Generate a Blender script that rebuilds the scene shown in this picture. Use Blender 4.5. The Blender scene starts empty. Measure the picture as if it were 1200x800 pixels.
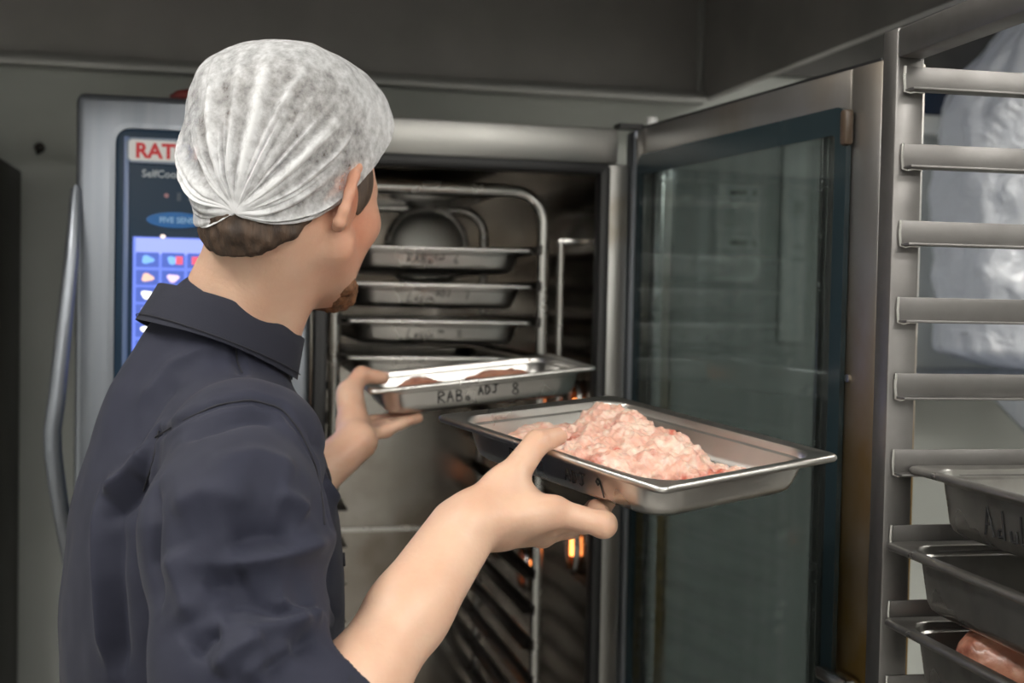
import bpy, bmesh, math, random
import numpy as np
from mathutils import Vector, Matrix, noise as mnoise
from mathutils.bvhtree import BVHTree

random.seed(7); RNG = np.random.default_rng(7)
C = bpy.context.scene
COL = C.collection

# ------------------------------------------------------------------ camera
FPX = 1500.0
PITCH, ROLL = math.radians(1.9), math.radians(1.15)
CAMPOS = np.array([0.0, 0.0, 1.55])
_r0 = np.array([1.0, 0, 0]); FWD = np.array([0, math.cos(PITCH), -math.sin(PITCH)]); _u0 = np.array([0, math.sin(PITCH), math.cos(PITCH)])
RIGHT = _r0 * math.cos(ROLL) + _u0 * math.sin(ROLL)
UP = -_r0 * math.sin(ROLL) + _u0 * math.cos(ROLL)
cam = bpy.data.cameras.new('camera'); cam.sensor_width = 36.0; cam.lens = FPX * 36.0 / 1200.0
cam.clip_start = 0.05
camo = bpy.data.objects.new('camera', cam); COL.objects.link(camo)
camo.matrix_world = Matrix(((RIGHT[0], UP[0], -FWD[0], CAMPOS[0]), (RIGHT[1], UP[1], -FWD[1], CAMPOS[1]), (RIGHT[2], UP[2], -FWD[2], CAMPOS[2]), (0, 0, 0, 1)))
cam.dof.use_dof = True; cam.dof.focus_distance = 1.2; cam.dof.aperture_fstop = 5.6
C.camera = camo
# ------------------------------------------------------------------ world, exposure
w = bpy.data.worlds.new('world'); C.world = w; w.use_nodes = True
w.node_tree.nodes['Background'].inputs[0].default_value = (0.6, 0.65, 0.7, 1); w.node_tree.nodes['Background'].inputs[1].default_value = 0.3
vs = C.view_settings; vs.view_transform = 'Standard'; vs.look = 'None'; vs.gamma = 1.0; vs.use_curve_mapping = False
vs.exposure = 0.5
C.cycles.use_denoising = True
C.cycles.max_bounces = 10; C.cycles.transparent_max_bounces = 16; C.cycles.sample_clamp_indirect = 6.0
LAMP = 17.0          # radiance of the ceiling tubes' diffusers

def at(px, py, Y):
    d = FWD + RIGHT * (px - 600) / FPX - UP * (py - 400) / FPX
    return CAMPOS + d * ((Y - CAMPOS[1]) / d[1])
def proj(P):
    d = np.asarray(P) - CAMPOS; z = d @ FWD
    return np.stack([600 + FPX * (d @ RIGHT) / z, 400 - FPX * (d @ UP) / z], -1)

# ------------------------------------------------------------------ materials
def srgb(r, g, b):
    f = lambda c: (c / 255 / 12.92) if c / 255 <= 0.04045 else ((c / 255 + 0.055) / 1.055) ** 2.4
    return (f(r), f(g), f(b))
def pm(name, col, rough=0.5, metal=0.0, col2=None, scale=8.0, stretch=(1, 1, 1), detail=4.0, lo=0.4, hi=0.65, rvar=0.0, bump=0.0, bscale=None, bstretch=None, spec=0.5, emit=None, estr=0.0, sss=0.0, sheen=0.0, aniso=0.0):
    m = bpy.data.materials.new(name); m.use_nodes = True
    nt = m.node_tree; N = nt.nodes; L = nt.links; b = N['Principled BSDF']
    b.inputs['Base Color'].default_value = (*col, 1); b.inputs['Roughness'].default_value = rough; b.inputs['Metallic'].default_value = metal
    b.inputs['Specular IOR Level'].default_value = spec
    if aniso: b.inputs['Anisotropic'].default_value = aniso
    if sheen: b.inputs['Sheen Weight'].default_value = sheen; b.inputs['Sheen Roughness'].default_value = 0.5
    if sss:
        b.inputs['Subsurface Weight'].default_value = sss; b.inputs['Subsurface Radius'].default_value = (1.0, 0.4, 0.22); b.inputs['Subsurface Scale'].default_value = 0.008
    if emit: b.inputs['Emission Color'].default_value = (*emit, 1); b.inputs['Emission Strength'].default_value = estr
    if col2 or rvar or bump:
        tc = N.new('ShaderNodeTexCoord'); mp = N.new('ShaderNodeMapping'); mp.inputs['Scale'].default_value = stretch
        L.new(tc.outputs['Object'], mp.inputs['Vector'])
        nz = N.new('ShaderNodeTexNoise'); nz.inputs['Scale'].default_value = scale; nz.inputs['Detail'].default_value = detail
        L.new(mp.outputs[0], nz.inputs['Vector'])
        mr = N.new('ShaderNodeMapRange'); mr.inputs[1].default_value = lo; mr.inputs[2].default_value = hi
        L.new(nz.outputs['Fac'], mr.inputs[0])
        if col2:
            mx = N.new('ShaderNodeMix'); mx.data_type = 'RGBA'; mx.inputs[6].default_value = (*col, 1); mx.inputs[7].default_value = (*col2, 1)
            L.new(mr.outputs[0], mx.inputs[0]); L.new(mx.outputs[2], b.inputs['Base Color'])
        if rvar:
            m2 = N.new('ShaderNodeMapRange'); m2.inputs[1].default_value = 0.3; m2.inputs[2].default_value = 0.7; m2.inputs[3].default_value = max(0.02, rough - rvar); m2.inputs[4].default_value = rough + rvar
            L.new(nz.outputs['Fac'], m2.inputs[0]); L.new(m2.outputs[0], b.inputs['Roughness'])
        if bump:
            mp2 = N.new('ShaderNodeMapping'); mp2.inputs['Scale'].default_value = bstretch or stretch; L.new(tc.outputs['Object'], mp2.inputs['Vector'])
            n2 = N.new('ShaderNodeTexNoise'); n2.inputs['Scale'].default_value = bscale or scale; n2.inputs['Detail'].default_value = 3; L.new(mp2.outputs[0], n2.inputs['Vector'])
            bp = N.new('ShaderNodeBump'); bp.inputs['Strength'].default_value = bump; bp.inputs['Distance'].default_value = 0.002
            L.new(n2.outputs['Fac'], bp.inputs['Height']); L.new(bp.outputs[0], b.inputs['Normal'])
    return m

M = {}
M['wall'] = pm('wall_paint', (0.50, 0.52, 0.49), 0.45, col2=(0.44, 0.46, 0.43), scale=2.5, bump=0.05, bscale=60)
M['wall_light'] = pm('wall_light', (0.74, 0.75, 0.73), 0.5, col2=(0.68, 0.69, 0.68), scale=2)
M['ceiling'] = pm('ceiling_paint', (0.55, 0.55, 0.53), 0.7, col2=(0.5, 0.5, 0.48), scale=3)
M['floor'] = pm('floor_resin', (0.32, 0.305, 0.285), 0.35, col2=(0.27, 0.26, 0.245), scale=12, rvar=0.1)
M['hood'] = pm('hood_steel', (0.36, 0.345, 0.335), 0.45, 0.4, col2=(0.31, 0.30, 0.29), scale=5, rvar=0.06)
M['hoodshade'] = pm('shaded_hood_steel', (0.10, 0.097, 0.092), 0.5, 0.3, col2=(0.08, 0.078, 0.074), scale=5)  # hood steel with the shade of the second hood put into its colour
M['hoodedge'] = pm('hood_edge', (0.37, 0.37, 0.36), 0.4, 0.7)
M['steel'] = pm('brushed_steel', (0.27, 0.29, 0.325), 0.40, 0.9, col2=(0.24, 0.26, 0.295), scale=4, stretch=(9, 9, 0.4), rvar=0.07, bump=0.03, bscale=40, bstretch=(6, 6, 0.5))  # blue tint puts the control screen's glow into the steel colour
M['rack'] = pm('rack_steel', (0.225, 0.218, 0.213), 0.42, 0.9, col2=(0.185, 0.178, 0.173), scale=14, rvar=0.08, bump=0.04, bscale=90)
M['pan'] = pm('pan_steel', (0.68, 0.665, 0.64), 0.31, 1.0, col2=(0.58, 0.57, 0.55), scale=9, rvar=0.06, bump=0.03, bscale=25)
M['panold'] = pm('worn_pan_steel', (0.42, 0.41, 0.39), 0.34, 0.95, col2=(0.25, 0.24, 0.22), scale=14, lo=0.45, hi=0.75, rvar=0.1, bump=0.05, bscale=40)
M['tube'] = pm('tube_steel', (0.62, 0.61, 0.59), 0.25, 1.0, rvar=0.05, scale=20)
M['cavity'] = pm('cavity_steel', (0.33, 0.31, 0.285), 0.16, 1.0, col2=(0.20, 0.17, 0.14), scale=5, rvar=0.06, bump=0.12, bscale=7)
M['rail'] = pm('dark_rail', (0.055, 0.05, 0.047), 0.38, 0.85, col2=(0.035, 0.03, 0.027), scale=20)  # shadow on the oven rails is put into this dark colour
M['black'] = pm('black_rubber', (0.012, 0.012, 0.013), 0.5)
M['doorstain'] = pm('stained_steel', (0.50, 0.48, 0.43), 0.33, 0.9, col2=(0.22, 0.13, 0.035), scale=4, stretch=(1, 1, 0.7), detail=8, lo=0.30, hi=0.62, rvar=0.08)
M['header'] = pm('header_steel', (0.33, 0.325, 0.31), 0.38, 0.9, col2=(0.20, 0.15, 0.085), scale=5, detail=6, lo=0.55, hi=0.8, rvar=0.08)
def door_material():
    m = pm('stained_door_steel', (0.47, 0.46, 0.45), 0.36, 0.9, col2=(0.26, 0.16, 0.045), scale=4, stretch=(1, 1, 0.7), detail=8, lo=0.30, hi=0.62, rvar=0.08)
    nt = m.node_tree; N = nt.nodes; L = nt.links
    mr = [n for n in N if n.type == 'MAP_RANGE' and n.inputs[1].default_value > 0.299 and n.inputs[2].default_value < 0.63][0]
    tc = N.new('ShaderNodeTexCoord'); sp = N.new('ShaderNodeSeparateXYZ'); L.new(tc.outputs['Object'], sp.inputs[0])
    g = N.new('ShaderNodeMapRange'); g.inputs[1].default_value = 1.70; g.inputs[2].default_value = 1.15; g.inputs[3].default_value = -0.6; g.inputs[4].default_value = 0.35; L.new(sp.outputs[2], g.inputs[0])
    a = N.new('ShaderNodeMath'); a.operation = 'ADD'; a.use_clamp = True; L.new(mr.outputs[0], a.inputs[0]); L.new(g.outputs[0], a.inputs[1])
    for l in list(mr.outputs[0].links):
        if l.to_node.type == 'MIX': s_ = l.to_socket; L.remove(l); L.new(a.outputs[0], s_)
    return m
M['doorstain'] = door_material()
M['navy'] = pm('panel_navy', (0.012, 0.034, 0.066), 0.35, spec=0.2)
M['white'] = pm('white_plastic', (0.8, 0.8, 0.8), 0.4)
M['red'] = pm('sign_red', (0.62, 0.02, 0.03), 0.4)
M['darkred'] = pm('dark_red', (0.16, 0.018, 0.014), 0.6, col2=(0.09, 0.01, 0.01), scale=60, bump=0.3)
M['lettergrey'] = pm('letter_grey', (0.45, 0.5, 0.55), 0.5)
M['ink'] = pm('marker_ink', (0.02, 0.02, 0.022), 0.6)
M['inkfaint'] = pm('faint_marker_ink', (0.10, 0.095, 0.09), 0.6)
M['oval'] = pm('badge_blue', (0.008, 0.13, 0.42), 0.25)
M['ovalfront'] = pm('badge_lettering', (0.25, 0.5, 0.8), 0.3)
M['screen'] = pm('screen_glow', (0.02, 0.03, 0.08), 0.3, emit=(0.13, 0.20, 0.72), estr=1.0)
M['tile'] = pm('tile_glow', (0.02, 0.03, 0.08), 0.3, emit=(0.055, 0.10, 0.42), estr=1.0)
M['bar'] = pm('bar_glow', (0.02, 0.03, 0.08), 0.3, emit=(0.30, 0.36, 0.92), estr=1.0)
def glow(n, c, s=1.0): return pm(n, (0.02, 0.02, 0.02), 0.4, emit=c, estr=s)
ICONS = [glow('icon_sky', (0.2, 0.45, 0.95)), glow('icon_red', (0.85, 0.10, 0.16)), glow('icon_tan', (0.95, 0.55, 0.42)), glow('icon_lilac', (0.85, 0.62, 0.9)), glow('icon_cyan', (0.22, 0.60, 1.0)), glow('icon_white', (1.0, 1.0, 0.97), 1.3), glow('icon_cream', (1.0, 0.80, 0.70), 1.1)]
M['cabinet'] = pm('cabinet_dark', (0.055, 0.048, 0.038), 0.5, col2=(0.04, 0.035, 0.03), scale=5)
M['paper'] = pm('paper', (0.86, 0.87, 0.82), 0.8)
M['paperline'] = pm('paper_print', (0.12, 0.12, 0.12), 0.8)
M['whitepaint'] = pm('white_paint', (0.84, 0.85, 0.81), 0.5)
M['winblue'] = pm('window_night', (0.010, 0.026, 0.06), 0.15)
M['diff'] = glow('lamp_diffuser', (1.0, 0.965, 0.90), LAMP)
M['warm'] = glow('warm_bulb', (1.0, 0.34, 0.11), 6.0)
M['hair'] = pm('brown_hair', (0.075, 0.045, 0.028), 0.6, col2=(0.03, 0.018, 0.012), scale=40, stretch=(3, 3, 0.6), bump=0.8, bscale=120, bstretch=(3, 3, 0.4))
M['beard'] = pm('ginger_beard', (0.20, 0.085, 0.035), 0.7, col2=(0.10, 0.045, 0.02), scale=150, bump=0.9, bscale=300)
M['cloth'] = pm('jacket_cloth', (0.0235, 0.0255, 0.044), 0.72, col2=(0.020, 0.022, 0.039), scale=30, bump=0.12, bscale=900, spec=0.25, sheen=0.06)
M['cloth2'] = pm('collar_cloth', (0.020, 0.0215, 0.034), 0.78, bump=0.15, bscale=700, spec=0.25, sheen=0.05)
M['seam'] = pm('seam_thread', (0.018, 0.018, 0.024), 0.85)
M['trouser'] = pm('trouser_cloth', (0.015, 0.015, 0.018), 0.85, bump=0.1, bscale=600)
M['shoe'] = pm('shoe_leather', (0.012, 0.012, 0.012), 0.4)
M['eye'] = pm('eye_white', (0.8, 0.78, 0.75), 0.2)
M['iris'] = pm('iris_brown', (0.05, 0.03, 0.02), 0.2)
M['nail'] = pm('finger_nail', (0.80, 0.52, 0.44), 0.3)

def skin_material():
    m = pm('skin', (0.72, 0.485, 0.355), 0.40, col2=(0.65, 0.40, 0.285), scale=22, detail=6, lo=0.35, hi=0.7, bump=0.22, bscale=220, sss=0.2, spec=0.4)
    nt = m.node_tree; N = nt.nodes; L = nt.links; b = N['Principled BSDF']
    src = b.inputs['Base Color'].links[0].from_socket
    a = N.new('ShaderNodeAttribute'); a.attribute_name = 'blush'
    mx = N.new('ShaderNodeMix'); mx.data_type = 'RGBA'; mx.inputs[7].default_value = (0.50, 0.17, 0.095, 1)
    L.new(a.outputs['Fac'], mx.inputs[0]); L.new(src, mx.inputs[6]); L.new(mx.outputs[2], b.inputs['Base Color'])
    return m
M['skin'] = skin_material()

def net_material():
    m = bpy.data.materials.new('hair_net_fleece'); m.use_nodes = True; nt = m.node_tree; N = nt.nodes; L = nt.links
    b = N['Principled BSDF']; b.inputs['Base Color'].default_value = (0.90, 0.91, 0.935, 1); b.inputs['Roughness'].default_value = 0.7
    tc = N.new('ShaderNodeTexCoord'); nz = N.new('ShaderNodeTexNoise'); nz.inputs['Scale'].default_value = 85; nz.inputs['Detail'].default_value = 8; nz.inputs['Roughness'].default_value = 0.65
    L.new(tc.outputs['Object'], nz.inputs['Vector'])
    at_ = N.new('ShaderNodeAttribute'); at_.attribute_name = 'pleat'
    mr = N.new('ShaderNodeMapRange'); mr.inputs[1].default_value = 0.36; mr.inputs[2].default_value = 0.66; mr.inputs[3].default_value = -0.22; mr.inputs[4].default_value = 0.22; mr.clamp = False
    L.new(nz.outputs['Fac'], mr.inputs[0])
    ad = N.new('ShaderNodeMath'); ad.operation = 'ADD'; ad.use_clamp = True; L.new(mr.outputs[0], ad.inputs[0]); L.new(at_.outputs['Fac'], ad.inputs[1])
    tr = N.new('ShaderNodeBsdfTransparent'); mix = N.new('ShaderNodeMixShader')
    trl = N.new('ShaderNodeBsdfTranslucent'); trl.inputs[0].default_value = (0.75, 0.76, 0.78, 1); mix2 = N.new('ShaderNodeMixShader'); mix2.inputs[0].default_value = 0.25
    L.new(b.outputs[0], mix2.inputs[1]); L.new(trl.outputs[0], mix2.inputs[2])
    L.new(ad.outputs[0], mix.inputs[0]); L.new(tr.outputs[0], mix.inputs[1]); L.new(mix2.outputs[0], mix.inputs[2])
    bp = N.new('ShaderNodeBump'); bp.inputs['Strength'].default_value = 0.5; bp.inputs['Distance'].default_value = 0.002; L.new(nz.outputs['Fac'], bp.inputs['Height']); L.new(bp.outputs[0], b.inputs['Normal'])
    L.new(mix.outputs[0], N['Material Output'].inputs[0])
    return m
M['net'] = net_material()

def clear_material(name, tint, gloss, rough, fac_min, milky=0.0, streak=0.0, mcol=(0.75, 0.78, 0.84)):
    m = bpy.data.materials.new(name); m.use_nodes = True; nt = m.node_tree; N = nt.nodes; L = nt.links
    N.remove(N['Principled BSDF'])
    tr = N.new('ShaderNodeBsdfTransparent'); tr.inputs[0].default_value = (*tint, 1)
    gl = N.new('ShaderNodeBsdfGlossy'); gl.inputs['Color'].default_value = (*gloss, 1); gl.inputs['Roughness'].default_value = rough
    lw_ = N.new('ShaderNodeLayerWeight'); lw_.inputs[0].default_value = 0.5      # Schlick from the facing angle, the same on both faces of a pane
    pw_ = N.new('ShaderNodeMath'); pw_.operation = 'POWER'; pw_.inputs[1].default_value = 5.0; L.new(lw_.outputs['Facing'], pw_.inputs[0])
    fr = N.new('ShaderNodeMath'); fr.operation = 'MULTIPLY_ADD'; fr.inputs[1].default_value = 0.96; fr.inputs[2].default_value = 0.04; L.new(pw_.outputs[0], fr.inputs[0])
    ad = N.new('ShaderNodeMath'); ad.operation = 'ADD'; ad.use_clamp = True; ad.inputs[1].default_value = fac_min; L.new(fr.outputs[0], ad.inputs[0])
    mx = N.new('ShaderNodeMixShader'); L.new(ad.outputs[0], mx.inputs[0]); L.new(gl.outputs[0], mx.inputs[2])
    if milky:
        df = N.new('ShaderNodeBsdfDiffuse'); df.inputs[0].default_value = (*mcol, 1); tl = N.new('ShaderNodeBsdfTranslucent'); tl.inputs[0].default_value = (*mcol, 1)
        m3 = N.new('ShaderNodeMixShader'); m3.inputs[0].default_value = 0.5; L.new(df.outputs[0], m3.inputs[1]); L.new(tl.outputs[0], m3.inputs[2])
        m2 = N.new('ShaderNodeMixShader'); m2.inputs[0].default_value = milky; L.new(tr.outputs[0], m2.inputs[1]); L.new(m3.outputs[0], m2.inputs[2]); L.new(m2.outputs[0], mx.inputs[1])
        if streak:      # greasy wiping marks running down the pane
            tc = N.new('ShaderNodeTexCoord'); mp = N.new('ShaderNodeMapping'); mp.inputs['Scale'].default_value = (40, 40, 1.2); L.new(tc.outputs['Object'], mp.inputs['Vector'])
            nz = N.new('ShaderNodeTexNoise'); nz.inputs['Scale'].default_value = 1.0; nz.inputs['Detail'].default_value = 3; L.new(mp.outputs[0], nz.inputs['Vector'])
            mr = N.new('ShaderNodeMapRange'); mr.inputs[1].default_value = 0.35; mr.inputs[2].default_value = 0.72; mr.inputs[3].default_value = milky; mr.inputs[4].default_value = streak; L.new(nz.outputs['Fac'], mr.inputs[0]); L.new(mr.outputs[0], m2.inputs[0])
    else: L.new(tr.outputs[0], mx.inputs[1])
    if name == 'clear_plastic':     # crinkles in the film
        tc = N.new('ShaderNodeTexCoord'); nz = N.new('ShaderNodeTexNoise'); nz.inputs['Scale'].default_value = 14; nz.inputs['Detail'].default_value = 5; nz.inputs['Distortion'].default_value = 1.5; L.new(tc.outputs['Object'], nz.inputs['Vector'])
        bp = N.new('ShaderNodeBump'); bp.inputs['Strength'].default_value = 0.9; bp.inputs['Distance'].default_value = 0.02; L.new(nz.outputs['Fac'], bp.inputs['Height']); L.new(bp.outputs[0], gl.inputs['Normal']); L.new(bp.outputs[0], df.inputs['Normal'])
    L.new(mx.outputs[0], N['Material Output'].inputs[0])
    return m
M['doorglass'] = clear_material('door_glass', (0.64, 0.675, 0.675), (0.85, 0.95, 1.0), 0.05, 0.0, 0.012, 0.11, (0.55, 0.58, 0.55))
M['bag'] = clear_material('clear_plastic', (0.86, 0.89, 0.96), (1, 1, 1), 0.22, 0.05, 0.74, 0.0, (0.90, 0.93, 1.0))
M['lampglass'] = clear_material('lamp_glass', (0.9, 0.7, 0.5), (1, 1, 1), 0.02, 0.1)

def meat_material(name, a, b_, c):
    m = pm(name, a, 0.30, col2=b_, scale=70, detail=6, lo=0.42, hi=0.6, bump=0.35, bscale=160, sss=0.2, spec=0.6)
    nt = m.node_tree; N = nt.nodes; L = nt.links; b = N['Principled BSDF']; src = b.inputs['Base Color'].links[0].from_socket
    tc = N.new('ShaderNodeTexCoord'); v = N.new('ShaderNodeTexNoise'); v.inputs['Scale'].default_value = 34; v.inputs['Detail'].default_value = 5; L.new(tc.outputs['Object'], v.inputs['Vector'])
    mr = N.new('ShaderNodeMapRange'); mr.inputs[1].default_value = 0.54; mr.inputs[2].default_value = 0.68; L.new(v.outputs['Fac'], mr.inputs[0])
    mx = N.new('ShaderNodeMix'); mx.data_type = 'RGBA'; mx.inputs[7].default_value = (*c, 1); L.new(mr.outputs[0], mx.inputs[0]); L.new(src, mx.inputs[6]); L.new(mx.outputs[2], b.inputs['Base Color'])
    return m
M['meat'] = meat_material('raw_mince', (0.80, 0.46, 0.36), (0.88, 0.68, 0.57), (0.58, 0.15, 0.10))
M['meatdark'] = meat_material('cooked_meat', (0.55, 0.24, 0.16), (0.62, 0.32, 0.22), (0.25, 0.07, 0.045))

# ------------------------------------------------------------------ mesh helpers
def link(name, me, mat, parent=None):
    o = bpy.data.objects.new(name, me)
    if mat is not None and not me.materials: me.materials.append(mat)
    COL.objects.link(o); o.parent = parent
    return o
def empty(name, loc, rz=0.0, mat=None):
    o = bpy.data.objects.new(name, None); COL.objects.link(o); o.empty_display_size = 0.05
    if mat is not None: o.matrix_world = mat
    else: o.location = loc; o.rotation_euler = (0, 0, rz)
    return o
def tag(o, label=None, cat=None, group=None, kind=None):
    if label: o['label'] = label
    if cat: o['category'] = cat
    if group: o['group'] = group
    if kind: o['kind'] = kind
    return o
def copy_tree(o, parent=None):
    c = o.copy(); COL.objects.link(c); c.parent = parent
    for ch in list(o.children): copy_tree(ch, c)
    return c

class MB:
    def __init__(s): s.v = []; s.f = []
    def add(s, vs_, fs):
        n = len(s.v); s.v += [tuple(map(float, p)) for p in vs_]; s.f += [tuple(i + n for i in q) for q in fs]; return s
    def box(s, x0, x1, y0, y1, z0, z1):
        return s.add([(x0, y0, z0), (x1, y0, z0), (x1, y1, z0), (x0, y1, z0), (x0, y0, z1), (x1, y0, z1), (x1, y1, z1), (x0, y1, z1)],
                     [(0, 3, 2, 1), (4, 5, 6, 7), (0, 1, 5, 4), (1, 2, 6, 5), (2, 3, 7, 6), (3, 0, 4, 7)])
    def loft(s, rings, cap0=True, cap1=True, close=True):
        n = len(rings[0]); vs_ = [p for r in rings for p in r]; fs = []
        for i in range(len(rings) - 1):
            for j in range(n if close else n - 1):
                k = (j + 1) % n; fs.append((i * n + j, i * n + k, (i + 1) * n + k, (i + 1) * n + j))
        if cap0: fs.append(tuple(range(n - 1, -1, -1)))
        if cap1: fs.append(tuple((len(rings) - 1) * n + j for j in range(n)))
        return s.add(vs_, fs)
    def tube(s, pts, r, n=10, cap=True):
        pts = [np.asarray(p, float) for p in pts]; rings = []
        prev = None
        for i, p in enumerate(pts):
            t = pts[min(i + 1, len(pts) - 1)] - pts[max(i - 1, 0)]; t = t / (np.linalg.norm(t) + 1e-9)
            if prev is None:
                a = np.array([0, 0, 1.0]) if abs(t[2]) < 0.9 else np.array([1.0, 0, 0]); u = np.cross(a, t)
            else: u = prev - t * (prev @ t)
            u = u / np.linalg.norm(u); prev = u; v_ = np.cross(t, u)
            rr = r[i] if hasattr(r, '__len__') else r
            rings.append([p + rr * (math.cos(2 * math.pi * k / n) * u + math.sin(2 * math.pi * k / n) * v_) for k in range(n)])
        return s.loft(rings, cap, cap)
    def disc(s, c, ax, ay, n=24, th=0.0):
        c = np.asarray(c, float); ax = np.asarray(ax, float); ay = np.asarray(ay, float); nn = np.cross(ax, ay); nn = nn / np.linalg.norm(nn)
        ring = [c + ax * math.cos(2 * math.pi * k / n) + ay * math.sin(2 * math.pi * k / n) for k in range(n)]
        if th: return s.loft([ring, [p + nn * th for p in ring]])
        return s.add(ring, [tuple(range(n))])
    def build(s, name, mat, parent=None, bevel=0.0, smooth=True, seg=2, angle=35):
        me = bpy.data.meshes.new(name); me.from_pydata(s.v, [], s.f); me.update()
        bm = bmesh.new(); bm.from_mesh(me); bmesh.ops.recalc_face_normals(bm, faces=bm.faces)
        if bevel:
            es = [e for e in bm.edges if len(e.link_faces) == 2 and e.calc_face_angle(0) > 0.6]
            bmesh.ops.bevel(bm, geom=es, offset=bevel, segments=seg, affect='EDGES', profile=0.5, clamp_overlap=True)
        bm.to_mesh(me); bm.free()
        if smooth:
            me.shade_smooth(); me.set_sharp_from_angle(angle=math.radians(angle))
        return link(name, me, mat, parent)
def box(name, mat, x0, x1, y0, y1, z0, z1, parent=None, bevel=0.0): return MB().box(x0, x1, y0, y1, z0, z1).build(name, mat, parent, bevel)
def arc(c, u, v, r, a0, a1, n):
    c = np.asarray(c, float); u = np.asarray(u, float); v = np.asarray(v, float)
    return [c + r * (math.cos(a0 + (a1 - a0) * i / n) * u + math.sin(a0 + (a1 - a0) * i / n) * v) for i in range(n + 1)]
def text_mesh(name, body, size, mat, parent, mw, extrude=0.0006, offset=0.0, align='LEFT'):
    cu = bpy.data.curves.new(name, 'FONT'); cu.body = body; cu.size = size; cu.extrude = extrude; cu.offset = offset; cu.align_x = align; cu.resolution_u = 3
    o = bpy.data.objects.new(name, cu); COL.objects.link(o)
    dg = bpy.context.evaluated_depsgraph_get(); me = bpy.data.meshes.new_from_object(o.evaluated_get(dg))
    bpy.data.objects.remove(o); me.materials.clear()
    t = link(name, me, mat, parent); t.matrix_local = mw
    return t

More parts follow.
